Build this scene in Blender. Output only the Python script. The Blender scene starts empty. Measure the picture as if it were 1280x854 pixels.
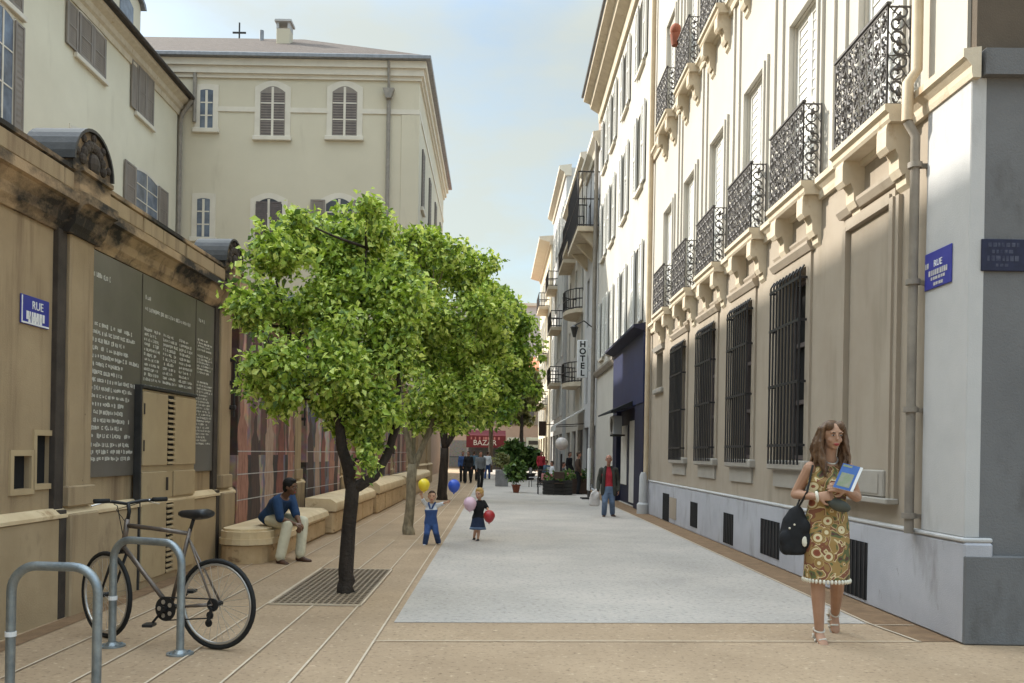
import bpy, math, random
import numpy as np
from mathutils import Vector, Matrix
random.seed(7)
SC = bpy.context.scene
COL = SC.collection
R = math.radians
PI = math.pi
V = Vector
# ------------------------------------------------------------ calibrated view: where a point seen in the photograph stands
F, VX, VY, TH, H = 1100.0, 618.0, 566.0, R(1.0), 1.55
_c, _s = math.cos(TH), math.sin(TH)
def ray(px, py):
    u, v = (px-VX)/F, -(py-VY)/F
    return (_c*u - _s*v, 1.0, _s*u + _c*v)
def GP(px, py, z=0.0):
    r = ray(px, py); t = (z-H)/r[2]; return V((r[0]*t, t, z))
def D(px, py, Y):
    r = ray(px, py); return V((r[0]*Y, Y, H+r[2]*Y))
def WX(px, py, X):
    r = ray(px, py); t = X/r[0]; return t, H+r[2]*t
SUN_E,SKY_E,EXPO,CL_LO,CL_HI,CLOUD,ZEN=3.1,.097,1.22,.04,.76,(3.55,3.4,3.05),5.2
# ------------------------------------------------------------ scene helpers
OFF = {}
def tag(o, label=None, cat=None, group=None, kind=None):
    if label: o['label'] = label
    if cat: o['category'] = cat
    if group: o['group'] = group
    if kind: o['kind'] = kind
    return o
def thing(name, label, cat, loc=(0,0,0), rotz=0, group=None, off=None):
    o = bpy.data.objects.new(name, None); COL.objects.link(o)
    o.empty_display_size = .2
    o.location = loc; o.rotation_euler = (0,0,rotz)
    OFF[o.name] = V(off) if off is not None else V(loc)
    return tag(o, label, cat, group)
def off_of(p):
    while p.parent: p = p.parent
    return OFF.get(p.name, V((0,0,0)))
def copytree(o, parent=None):
    c = o.copy(); COL.objects.link(c)
    if parent is not None: c.parent = parent
    for ch in list(o.children): copytree(ch, c)
    return c
class MB:
    def __init__(s): s.v=[]; s.f=[]; s.m=[]; s.cur=0; s.cuts=[]
    def mark(s): s.cuts.append((len(s.v),len(s.f))); return s
    def add(s, vs, fs):
        b=len(s.v); s.v.extend([tuple(x) for x in vs]); s.f.extend([tuple(i+b for i in f) for f in fs]); s.m.extend([s.cur]*len(fs)); return s
    def box(s,x0,x1,y0,y1,z0,z1):
        vs=[(x,y,z) for z in (z0,z1) for y in (y0,y1) for x in (x0,x1)]
        return s.add(vs,[(0,2,3,1),(4,5,7,6),(0,1,5,4),(2,6,7,3),(0,4,6,2),(1,3,7,5)])
    def bbox(s,x0,x1,y0,y1,z0,z1,b=.01):
        # box with chamfered edges along every side
        xs,ys,zs=(x0,x1),(y0,y1),(z0,z1); b=min(b,abs(x1-x0)*.45,abs(y1-y0)*.45,abs(z1-z0)*.45)
        import itertools
        vs=[];idx={}
        for i,j,k in itertools.product((0,1),repeat=3):
            sx,sy,sz=(1,-1)[i],(1,-1)[j],(1,-1)[k]
            p=(xs[i],ys[j],zs[k])
            idx[i,j,k,0]=len(vs); vs.append((p[0],p[1]+sy*b,p[2]+sz*b))
            idx[i,j,k,1]=len(vs); vs.append((p[0]+sx*b,p[1],p[2]+sz*b))
            idx[i,j,k,2]=len(vs); vs.append((p[0]+sx*b,p[1]+sy*b,p[2]))
        I=lambda i,j,k,a: idx[i,j,k,a]
        fs=[]
        for i in (0,1):
            fs.append([I(i,0,0,0),I(i,1,0,0),I(i,1,1,0),I(i,0,1,0)])
            fs.append([I(0,i,0,1),I(1,i,0,1),I(1,i,1,1),I(0,i,1,1)])
            fs.append([I(0,0,i,2),I(1,0,i,2),I(1,1,i,2),I(0,1,i,2)])
        for a in (0,1):
            for c in (0,1):
                fs.append([I(a,c,0,0),I(a,c,1,0),I(a,c,1,1),I(a,c,0,1)])
                fs.append([I(a,0,c,0),I(a,1,c,0),I(a,1,c,2),I(a,0,c,2)])
                fs.append([I(0,a,c,1),I(1,a,c,1),I(1,a,c,2),I(0,a,c,2)])
        for i,j,k in itertools.product((0,1),repeat=3):
            fs.append([I(i,j,k,0),I(i,j,k,1),I(i,j,k,2)])
        return s.add(vs,fs)
    def prism(s,poly,axis,a0,a1):
        # poly: list of 2-D points; axis 'x': (y,z), 'y': (x,z), 'z': (x,y)
        n=len(poly)
        def P(p,a):
            return (a,p[0],p[1]) if axis=='x' else (p[0],a,p[1]) if axis=='y' else (p[0],p[1],a)
        vs=[P(p,a0) for p in poly]+[P(p,a1) for p in poly]
        fs=[tuple(range(n))[::-1],tuple(range(n,2*n))]+[(i,(i+1)%n,n+(i+1)%n,n+i) for i in range(n)]
        return s.add(vs,fs)
    def tube(s,pts,r,seg=10,caps=True,closed=False):
        pts=[V(p) for p in pts]; n=len(pts)
        rs=r if isinstance(r,(list,tuple)) else [r]*n
        vs=[];u=None
        for i,p in enumerate(pts):
            if closed: t=(pts[(i+1)%n]-pts[i-1])
            else: t=(pts[min(i+1,n-1)]-pts[max(i-1,0)])
            t.normalize()
            if u is None:
                u=t.orthogonal().normalized()
            else:
                u=(u-t*u.dot(t))
                if u.length<1e-5: u=t.orthogonal()
                u.normalize()
            w=t.cross(u)
            for k in range(seg):
                a=2*PI*k/seg; vs.append(p+(u*math.cos(a)+w*math.sin(a))*rs[i])
        fs=[]
        for i in range(n if closed else n-1):
            j=(i+1)%n
            for k in range(seg):
                fs.append((i*seg+k,i*seg+(k+1)%seg,j*seg+(k+1)%seg,j*seg+k))
        if caps and not closed:
            fs.append(tuple(range(seg))[::-1]); fs.append(tuple((n-1)*seg+k for k in range(seg)))
        return s.add(vs,fs)
    def ell(s,c,rx,ry,rz,M=None,seg=14,rings=9):
        c=V(c); vs=[];fs=[]
        for i in range(rings+1):
            th=PI*i/rings
            for k in range(seg):
                a=2*PI*k/seg
                p=V((rx*math.sin(th)*math.cos(a),ry*math.sin(th)*math.sin(a),rz*math.cos(th)))
                if M is not None: p=M@p
                vs.append(c+p)
        for i in range(rings):
            for k in range(seg):
                fs.append((i*seg+k,(i+1)*seg+k,(i+1)*seg+(k+1)%seg,i*seg+(k+1)%seg))
        return s.add(vs,fs)
    def cap(s,p0,r0,p1,r1):
        s.tube([p0,p1],[r0,r1],10); s.ell(p0,r0,r0,r0,seg=10,rings=6); s.ell(p1,r1,r1,r1,seg=10,rings=6); return s
    def limb(s,pts,rs):
        for i in range(len(pts)-1): s.cap(pts[i],rs[i],pts[i+1],rs[i+1])
        return s
    def loft(s,rings,seg=18):
        # rings: (centre, u axis, v axis, a, b)
        vs=[];n=len(rings)
        for c,u,v,a,b in rings:
            for k in range(seg):
                t=2*PI*k/seg; vs.append(V(c)+V(u)*(a*math.cos(t))+V(v)*(b*math.sin(t)))
        fs=[(i*seg+k,i*seg+(k+1)%seg,(i+1)*seg+(k+1)%seg,(i+1)*seg+k) for i in range(n-1) for k in range(seg)]
        fs+= [tuple(range(seg))[::-1],tuple((n-1)*seg+k for k in range(seg))]
        return s.add(vs,fs)
    def lathe(s,c,prof,seg=20):
        c=V(c)
        return s.loft([(c+V((0,0,z)),(1,0,0),(0,1,0),r,r) for r,z in prof],seg)
    def build(s,name,mats,parent=None,smooth=False,label=None,kind=None,off=None):
        if s.cuts:
            cs=s.cuts+[(len(s.v),len(s.f))]; s.cuts=[]
            for (v0,f0),(v1,f1) in zip(cs,cs[1:]):
                t=MB(); t.v=s.v[v0:v1]; t.f=[tuple(i-v0 for i in f) for f in s.f[f0:f1]]; t.m=[0]*len(t.f); o=t.build(name,mats,parent,smooth,label,kind,off)
            return o
        me=bpy.data.meshes.new(name)
        o3=off if off is not None else (off_of(parent) if parent else V((0,0,0)))
        vs=[(a-o3[0],b-o3[1],c-o3[2]) for a,b,c in s.v]
        me.from_pydata(vs,[],s.f)
        ms=mats if isinstance(mats,(list,tuple)) else [mats]
        for m in ms: me.materials.append(m)
        if len(ms)>1: me.polygons.foreach_set('material_index',s.m)
        if smooth:
            me.polygons.foreach_set('use_smooth',[True]*len(me.polygons))
            if smooth!='all': 
                try: me.set_sharp_from_angle(angle=R(40))
                except Exception: pass
        me.update()
        o=bpy.data.objects.new(name,me); COL.objects.link(o)
        if parent: o.parent=parent
        if label: o['label']=label
        if kind: o['kind']=kind
        return o
def voxel(o,size,it=3):
    m=o.modifiers.new('remesh','REMESH'); m.mode='VOXEL'; m.voxel_size=size; m.use_smooth_shade=True
    m=o.modifiers.new('smooth','SMOOTH'); m.factor=.5; m.iterations=it
    return o
def wall_holes(mb,x0,depth,y0,y1,z0,z1,holes):
    """wall face in the plane x=x0 with openings (ya,yb,za,zb); reveals run to x0+depth"""
    ys=sorted({y0,y1,*[h[0] for h in holes],*[h[1] for h in holes]}); zs=sorted({z0,z1,*[h[2] for h in holes],*[h[3] for h in holes]})
    ys=[y for y in ys if y0<=y<=y1]; zs=[z for z in zs if z0<=z<=z1]
    for a,b in zip(ys,ys[1:]):
        for c,d in zip(zs,zs[1:]):
            my,mz=(a+b)/2,(c+d)/2
            if any(h[0]<my<h[1] and h[2]<mz<h[3] for h in holes): continue
            mb.add([(x0,a,c),(x0,b,c),(x0,b,d),(x0,a,d)],[(0,1,2,3)])
    for a,b,c,d in holes:
        x1=x0+depth
        mb.add([(x0,a,c),(x0,b,c),(x0,b,d),(x0,a,d),(x1,a,c),(x1,b,c),(x1,b,d),(x1,a,d)],[(0,1,5,4),(1,2,6,5),(2,3,7,6),(3,0,4,7)])
# ------------------------------------------------------------ materials
def mat(name,c1,c2=None,scale=3,rough=.85,bump=0,bscale=60,stretch=(1,1,1),metal=0,spec=.3,stain=None,stain2=None,detail=6,lo=.3,hi=.7,island=None,coat=0,bdist=.01):
    m=bpy.data.materials.new(name); m.use_nodes=True; nt=m.node_tree; N=nt.nodes; L=nt.links
    b=N['Principled BSDF']; b.inputs['Roughness'].default_value=rough; b.inputs['Metallic'].default_value=metal
    b.inputs['Specular IOR Level'].default_value=spec; b.inputs['Coat Weight'].default_value=coat
    tc=N.new('ShaderNodeTexCoord')
    def noise(sc,st,det=detail):
        mp=N.new('ShaderNodeMapping'); mp.inputs['Scale'].default_value=st; L.new(tc.outputs['Object'],mp.inputs['Vector'])
        n=N.new('ShaderNodeTexNoise'); n.inputs['Scale'].default_value=sc; n.inputs['Detail'].default_value=det; n.inputs['Roughness'].default_value=.62
        L.new(mp.outputs[0],n.inputs['Vector']); return n
    if c2 is None: c2=tuple(x*.8 for x in c1)
    n=noise(scale,stretch)
    r=N.new('ShaderNodeValToRGB'); r.color_ramp.elements[0].position=lo; r.color_ramp.elements[1].position=hi
    r.color_ramp.elements[0].color=(*c2,1); r.color_ramp.elements[1].color=(*c1,1)
    L.new(n.outputs['Fac'],r.inputs['Fac']); out=r.outputs['Color']
    for st in (stain,stain2):
        if st:
            col,sc,stre,a,bb=st
            n2=noise(sc,stre,8); rr=N.new('ShaderNodeMapRange'); rr.inputs[1].default_value=a; rr.inputs[2].default_value=bb
            L.new(n2.outputs['Fac'],rr.inputs[0])
            mx=N.new('ShaderNodeMix'); mx.data_type='RGBA'; L.new(rr.outputs[0],mx.inputs[0]); L.new(out,mx.inputs[6]); mx.inputs[7].default_value=(*col,1); out=mx.outputs[2]
    if island:
        g=N.new('ShaderNodeNewGeometry'); hs=N.new('ShaderNodeHueSaturation'); mr=N.new('ShaderNodeMapRange'); mr.inputs[3].default_value=1-island; mr.inputs[4].default_value=1+island
        L.new(g.outputs['Random Per Island'],mr.inputs[0]); L.new(mr.outputs[0],hs.inputs['Value']); L.new(out,hs.inputs['Color']); out=hs.outputs[0]
    L.new(out,b.inputs['Base Color'])
    if bump:
        n3=noise(bscale,(1,1,1),5); bp=N.new('ShaderNodeBump'); bp.inputs['Strength'].default_value=bump; bp.inputs['Distance'].default_value=bdist
        L.new(n3.outputs['Fac'],bp.inputs['Height']); L.new(bp.outputs[0],b.inputs['Normal'])
    return m
M={}
M['tan']=mat('tan_paving',(.43,.31,.20),(.325,.23,.145),.9,.9,.5,180,stain=((.19,.13,.08),24,(1,1,1),.54,.70),stain2=((.56,.43,.29),17,(1,1,1),.58,.72))
M['brown_strip']=mat('brown_gravel',(.27,.17,.095),(.17,.105,.06),6,.95,.8,90)
M['road']=mat('grey_road',(.50,.445,.39),(.36,.325,.29),.6,.85,.6,150,stain=((.2,.185,.17),20,(1,1,1),.52,.72),stain2=((.6,.56,.51),40,(1,1,1),.57,.7))
M['joint']=mat('pale_joint',(.60,.50,.38),(.48,.38,.27),6,.85)
M['beige']=mat('beige_render',(.365,.31,.245),(.32,.265,.205),1.2,.9,.25,120,stain=((.27,.225,.17),2.2,(1,1,.2),.53,.72))
M['white_wall']=mat('off_white_render',(.50,.465,.405),(.46,.425,.365),.8,.9,.2,120,stain=((.5,.45,.36),3,(1,1,.15),.6,.78))
M['white_wall2']=mat('white_render_weathered',(.52,.49,.44),(.45,.425,.375),.6,.9,.2,100,stain=((.42,.38,.32),2.5,(1,1,.12),.6,.75))
M['grey_render']=mat('pale_grey_paint',(.5,.49,.48),(.43,.425,.42),1.5,.85,.3,90,stain=((.36,.35,.34),2.5,(1,1,.3),.58,.72))
M['plinth']=mat('blue_grey_plinth',(.44,.44,.47),(.36,.36,.39),1.6,.85,.4,80,stain=((.25,.24,.24),2.6,(1,1,.35),.54,.74),stain2=((.2,.19,.18),7,(1,1,.6),.66,.8))
M['shade_toned_render']=mat('shade_toned_grey_cement',(.165,.165,.168),(.135,.135,.138),2,.9,.6,60,stain=((.09,.085,.08),1.8,(1,1,.4),.56,.75))  # grey cement with the end face's shade mixed into its colour
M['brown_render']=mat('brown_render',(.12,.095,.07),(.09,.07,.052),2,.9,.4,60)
M['stone_trim']=mat('warm_stone_trim',(.62,.54,.42),(.5,.42,.31),3,.85,.3,70,stain=((.36,.25,.15),4,(1,1,.6),.6,.75))
M['ochre']=mat('ochre_wall',(.40,.30,.185),(.32,.235,.14),1.6,.9,.4,70,stain=((.19,.13,.08),2.4,(1.6,1.6,.14),.50,.70),stain2=((.10,.075,.05),9,(1,1,1),.70,.78))
M['ochre_light']=mat('ochre_base_course',(.44,.335,.21),(.35,.26,.155),1.8,.9,.4,70,stain=((.22,.155,.1),2.4,(1,1,.5),.58,.74))
M['coping']=mat('weathered_coping',(.45,.32,.19),(.33,.225,.13),2.2,.9,.6,50,stain=((.035,.03,.025),1.5,(1.0,.7,1.4),.43,.57),stain2=((.12,.085,.06),5,(1,1,.5),.56,.7))
M['dark_stone']=mat('dark_brown_stone',(.075,.06,.048),(.04,.032,.027),4,.9,.4,60)  # plain dark brown stone tone
M['zinc']=mat('dark_zinc',(.055,.052,.05),(.03,.029,.028),5,.5,.2,40,metal=.3)
M['zinc_light']=mat('grey_zinc',(.3,.3,.31),(.2,.2,.21),5,.45,.1,40,metal=.6)
M['cream']=mat('cream_render',(.68,.62,.48),(.61,.55,.42),.35,.9,.15,60,stain=((.54,.48,.36),.9,(1,1,.2),.6,.78))
M['cream2']=mat('cream_render_aged',(.60,.535,.41),(.54,.48,.365),.3,.9,.15,60,stain=((.46,.40,.3),.8,(1,1,.25),.58,.78))
M['trim']=mat('white_trim',(.67,.61,.51),(.59,.53,.44),1.5,.85,.1,60)
M['shutter']=mat('grey_brown_shutter',(.27,.23,.195),(.2,.17,.145),3,.7,.2,40,stretch=(1,1,.3))
M['shutter_dark']=mat('dark_shutter',(.15,.12,.115),(.1,.085,.08),3,.7)
M['shutter_white']=mat('pale_shutter',(.74,.73,.69),(.66,.65,.62),2,.7)
M['tiles']=mat('clay_roof_tiles',(.135,.10,.08),(.085,.065,.052),3,.9,.9,14,stain=((.13,.1,.085),7,(1,1,1),.5,.65),bdist=.05)
M['orange_tiles']=mat('orange_roof',(.62,.2,.1),(.5,.16,.08),3,.8)
M['iron']=mat('dark_iron',(.055,.05,.05),(.035,.033,.033),6,.5,.2,40,metal=.5)
M['iron_grey']=mat('grey_painted_iron',(.13,.12,.115),(.08,.075,.075),8,.6,.3,60,metal=.3)
M['bars']=mat('black_window_bars',(.03,.028,.03),(.02,.02,.022),8,.5,.1,40)
M['void']=mat('dark_interior',(.018,.017,.018),(.01,.01,.01),2,.9)
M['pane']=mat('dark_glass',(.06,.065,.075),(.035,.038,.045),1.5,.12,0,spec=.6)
M['pane_blue']=mat('blue_grey_glass',(.2,.23,.28),(.06,.07,.09),1.2,.1,0,spec=.6)  # paler blue-grey base colour than the dark panes
M['sill']=mat('grey_beige_sill',(.36,.33,.29),(.3,.275,.24),2,.9,.3,60)
M['pipe']=mat('grey_drainpipe',(.30,.265,.22),(.2,.175,.15),4,.6,.2,30)
M['pipe_pale']=mat('cream_and_sunlit_drainpipe',(.55,.45,.31),(.45,.35,.24),4,.6)  # cream paint; also stands for sun on the corner pipe's upper length
M['blue_enamel']=mat('blue_enamel',(.04,.045,.30),(.032,.036,.25),8,.4,spec=.5)
M['navy_plate']=mat('dark_blue_plate',(.02,.022,.055),(.012,.013,.03),12,.5)
M['white_paint']=mat('white_paint',(.78,.78,.78),(.7,.7,.7),6,.6)
M['faded_white']=mat('faded_white_lettering',(.55,.53,.5),(.35,.34,.36),14,.7)
M['board']=mat('black_writing_board',(.16,.14,.115),(.085,.073,.06),.8,.34,.08,12,spec=.6,stain=((.13,.125,.115),.9,(1,1,.45),.5,.8))
M['chalk']=mat('chalk_white_lettering',(.75,.73,.66),(.58,.56,.5),6,.9)
M['cabinet']=mat('ochre_cabinet_paint',(.47,.36,.215),(.4,.3,.18),2,.6,.15,40,stain=((.33,.24,.14),3,(1,1,.5),.6,.74))
M['sandstone']=mat('honey_sandstone',(.62,.46,.28),(.46,.32,.18),3,.9,.6,40,stain=((.26,.165,.09),4,(1,1,2.2),.57,.7))
M['sandstone_top']=mat('pale_sandstone',(.72,.58,.38),(.58,.44,.27),3,.85,.4,50,stain=((.4,.27,.15),5,(1,1,1),.62,.74))
M['bark']=mat('dark_bark',(.06,.045,.035),(.022,.017,.014),5,.95,1,26,stretch=(2,2,.4),bdist=.03)
M['bark_pale']=mat('mottled_pale_bark',(.36,.3,.2),(.13,.105,.07),9,.9,.9,24,stretch=(1.5,1.5,.6),bdist=.02)
M['bark_mid']=mat('brown_bark',(.10,.08,.06),(.04,.03,.025),6,.95,.8,24)
M['steel']=mat('galvanised_steel',(.36,.40,.42),(.20,.23,.25),9,.42,.3,35,metal=.75)
M['grate']=mat('rusty_grate',(.3,.225,.15),(.2,.15,.1),9,.7)
M['soil']=mat('dark_soil',(.09,.062,.042),(.05,.036,.026),12,.95,.8,40)
M['black']=mat('black_paint',(.02,.02,.021),(.014,.014,.015),8,.4)
M['rubber']=mat('black_rubber',(.018,.018,.018),(.012,.012,.012),8,.7)
M['alloy']=mat('bare_alloy',(.6,.58,.55),(.48,.46,.44),8,.3,metal=.8)
M['bike_frame']=mat('silver_bronze_paint',(.2,.165,.14),(.13,.105,.09),8,.3,metal=.5)
M['navy_paint']=mat('navy_shopfront',(.018,.026,.082),(.013,.019,.06),2,.55)
M['navy_dark']=mat('dark_navy_shopfront',(.016,.018,.045),(.011,.012,.03),2,.6)
M['red_awning']=mat('dark_red_awning',(.11,.016,.022),(.08,.012,.017),4,.85)
M['grey_far']=mat('pale_grey_wall',(.5,.47,.46),(.46,.435,.425),.3,.9)
M['pink_wall']=mat('pinkish_wall',(.42,.31,.25),(.35,.26,.21),1,.9)
M['terracotta']=mat('terracotta',(.3,.1,.06),(.22,.075,.045),5,.8)
M['wood_dark']=mat('dark_wood',(.08,.05,.035),(.05,.03,.022),6,.7,stretch=(1,1,5))
M['red_cloth']=mat('red_tablecloth',(.4,.07,.075),(.5,.3,.28),9,.9)
M['awning_pale']=mat('pale_awning',(.62,.6,.56),(.54,.52,.49),3,.85)
M['globe']=mat('frosted_globe',(.55,.5,.47),(.5,.46,.43),2,.4)
M['skin_f']=mat('fair_tan_skin',(.43,.255,.17),(.36,.205,.135),7,.62,spec=.2)
M['skin_m']=mat('brown_skin',(.17,.085,.05),(.14,.07,.042),6,.5,spec=.4)
M['skin_k']=mat('light_skin',(.55,.32,.21),(.49,.28,.18),6,.5,spec=.4)
M['skin_r']=mat('ruddy_skin',(.40,.2,.14),(.34,.17,.115),6,.5)
M['hair_brown']=mat('wavy_brown_hair',(.17,.095,.05),(.055,.03,.018),14,.45,.6,30,stretch=(2.5,2.5,.35),bdist=.02)
M['hair_black']=mat('black_hair',(.014,.011,.01),(.008,.007,.006),30,.7,.8,60)
M['hair_blond']=mat('blond_hair',(.55,.36,.13),(.38,.22,.07),14,.6,.5,40)
M['hair_dark']=mat('dark_brown_hair',(.07,.04,.025),(.04,.024,.015),14,.6)
M['eye']=mat('dark_eye',(.02,.014,.01),(.015,.01,.008),8,.3)
M['eye_white']=mat('eye_white',(.42,.39,.36),(.36,.33,.3),6,.4)
M['lips']=mat('red_lips',(.38,.06,.06),(.32,.05,.05),8,.45)
M['denim']=mat('blue_denim',(.05,.10,.26),(.032,.065,.18),10,.9,.3,60)
M['denim_light']=mat('washed_denim',(.17,.23,.33),(.09,.13,.21),6,.9,.3,60)
M['navy_shirt']=mat('navy_denim_shirt',(.024,.06,.14),(.014,.034,.085),5,.9,.4,30)
M['cotton_white']=mat('white_cotton',(.75,.76,.78),(.62,.63,.66),9,.9,.3,30)
M['khaki']=mat('cream_trousers',(.66,.62,.48),(.52,.48,.36),6,.9,.4,24)
M['brown_leather']=mat('brown_leather',(.09,.045,.03),(.06,.03,.02),9,.5)
M['black_cloth']=mat('black_cloth',(.02,.02,.022),(.012,.012,.013),9,.9,.3,40)
M['dark_jacket']=mat('dark_olive_jacket',(.06,.06,.05),(.04,.04,.034),9,.9,.3,40)
M['red_shirt']=mat('red_shirt',(.42,.035,.05),(.33,.025,.038),6,.9,.3,30)
M['grey_cloth']=mat('grey_cloth',(.15,.16,.17),(.1,.105,.11),9,.9)
M['teal_cloth']=mat('blue_grey_cloth',(.09,.15,.2),(.06,.1,.14),9,.9)
M['yellow']=mat('yellow_balloon',(.85,.66,.04),(.8,.62,.035),2,.3,spec=.5)
M['blue_b']=mat('blue_balloon',(.035,.10,.52),(.03,.085,.46),2,.3,spec=.5)
M['pink_b']=mat('pink_balloon',(.72,.5,.6),(.68,.46,.56),2,.3,spec=.5)
M['red_b']=mat('red_balloon',(.4,.03,.035),(.35,.025,.03),2,.3,spec=.5)
M['paper']=mat('white_paper',(.75,.75,.74),(.68,.68,.67),9,.6)
M['magazine_blue']=mat('blue_cover',(.07,.16,.42),(.055,.12,.34),6,.4)
M['magazine_green']=mat('green_cover_picture',(.2,.26,.14),(.3,.3,.25),20,.4)
M['bag_white']=mat('white_plastic_bag',(.6,.56,.54),(.45,.42,.41),9,.5)
M['sandal']=mat('cream_sandal',(.6,.55,.47),(.5,.45,.38),9,.5)
M['lace']=mat('cream_lace',(.7,.66,.55),(.6,.55,.45),20,.9)
M['car_grey']=mat('grey_metal_paint',(.35,.36,.38),(.3,.31,.33),3,.3)
def leafmat(name,c1,c2,c3):
    m=bpy.data.materials.new(name); m.use_nodes=True; nt=m.node_tree; N=nt.nodes; L=nt.links
    b=N['Principled BSDF']; out=N['Material Output']
    g=N.new('ShaderNodeNewGeometry'); r=N.new('ShaderNodeValToRGB'); r.color_ramp.elements[0].color=(*c1,1); r.color_ramp.elements[1].color=(*c3,1)
    e=r.color_ramp.elements.new(.5); e.color=(*c2,1)
    L.new(g.outputs['Random Per Island'],r.inputs['Fac']); L.new(r.outputs[0],b.inputs['Base Color'])
    b.inputs['Roughness'].default_value=.42; b.inputs['Specular IOR Level'].default_value=.45
    t=N.new('ShaderNodeBsdfTranslucent'); hs=N.new('ShaderNodeHueSaturation'); hs.inputs['Value'].default_value=1.5; hs.inputs['Saturation'].default_value=1.1; hs.inputs['Hue'].default_value=.485
    L.new(r.outputs[0],hs.inputs['Color']); L.new(hs.outputs[0],t.inputs['Color'])
    mx=N.new('ShaderNodeMixShader'); mx.inputs[0].default_value=.33; L.new(b.outputs[0],mx.inputs[1]); L.new(t.outputs[0],mx.inputs[2]); L.new(mx.outputs[0],out.inputs['Surface'])
    return m
M['leaf']=leafmat('spring_leaves',(.06,.115,.025),(.31,.44,.065),(.72,.80,.26))
M['leaf_mid']=leafmat('summer_leaves',(.06,.12,.028),(.24,.38,.055),(.56,.68,.17))
M['leaf_dark']=leafmat('deep_green_leaves',(.035,.07,.018),(.07,.13,.033),(.15,.23,.06))
M['leaf_olive']=leafmat('olive_leaves',(.12,.13,.04),(.2,.21,.08),(.3,.3,.13))
def dressmat():
    m=bpy.data.materials.new('ringed_print_fabric'); m.use_nodes=True; nt=m.node_tree; N=nt.nodes; L=nt.links
    b=N['Principled BSDF']; b.inputs['Roughness'].default_value=.85
    tc=N.new('ShaderNodeTexCoord'); mp=N.new('ShaderNodeMapping'); mp.inputs['Scale'].default_value=(1,.6,1); L.new(tc.outputs['Object'],mp.inputs[0])
    v=N.new('ShaderNodeTexVoronoi'); v.inputs['Scale'].default_value=8.5; L.new(mp.outputs[0],v.inputs['Vector'])
    rr=N.new('ShaderNodeValToRGB'); cr=rr.color_ramp; cr.interpolation='CONSTANT'
    for p,c in ((0,(.20,.055,.03)),(.16,(.26,.085,.04)),(.25,(.60,.5,.3)),(.36,(.27,.16,.05)),(.46,(.55,.42,.2)),(.52,(.14,.06,.035)),(.62,(.26,.16,.05))):
        e=cr.elements.new(p); e.color=(*c,1)
    cr.elements.remove(cr.elements[0]); cr.elements.remove(cr.elements[-1])
    L.new(v.outputs['Distance'],rr.inputs['Fac'])
    n=N.new('ShaderNodeTexNoise'); n.inputs['Scale'].default_value=6; n.inputs['Distortion'].default_value=2.0; n.inputs['Detail'].default_value=1; L.new(mp.outputs[0],n.inputs['Vector'])
    r2=N.new('ShaderNodeValToRGB'); c2=r2.color_ramp; c2.interpolation='CONSTANT'
    for p,c in ((0,(.09,.04,.028)),(.38,(.10,.11,.04)),(.45,(.30,.185,.06)),(.53,(.56,.45,.25)),(.56,(.19,.07,.035)),(.64,(.27,.16,.055))):
        e=c2.elements.new(p); e.color=(*c,1)
    c2.elements.remove(c2.elements[0]); c2.elements.remove(c2.elements[-1])
    L.new(n.outputs['Fac'],r2.inputs['Fac'])
    th=N.new('ShaderNodeMath'); th.operation='LESS_THAN'; th.inputs[1].default_value=.47; L.new(v.outputs['Distance'],th.inputs[0])
    wn=N.new('ShaderNodeMath'); wn.operation='GREATER_THAN'; wn.inputs[1].default_value=.42; sp=N.new('ShaderNodeSeparateColor'); L.new(v.outputs['Color'],sp.inputs[0]); L.new(sp.outputs[0],wn.inputs[0])
    mu=N.new('ShaderNodeMath'); mu.operation='MULTIPLY'; L.new(th.outputs[0],mu.inputs[0]); L.new(wn.outputs[0],mu.inputs[1])
    mx=N.new('ShaderNodeMix'); mx.data_type='RGBA'; L.new(mu.outputs[0],mx.inputs[0]); L.new(r2.outputs[0],mx.inputs[6]); L.new(rr.outputs[0],mx.inputs[7]); L.new(mx.outputs[2],b.inputs['Base Color'])
    return m
M['dress']=dressmat()
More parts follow.
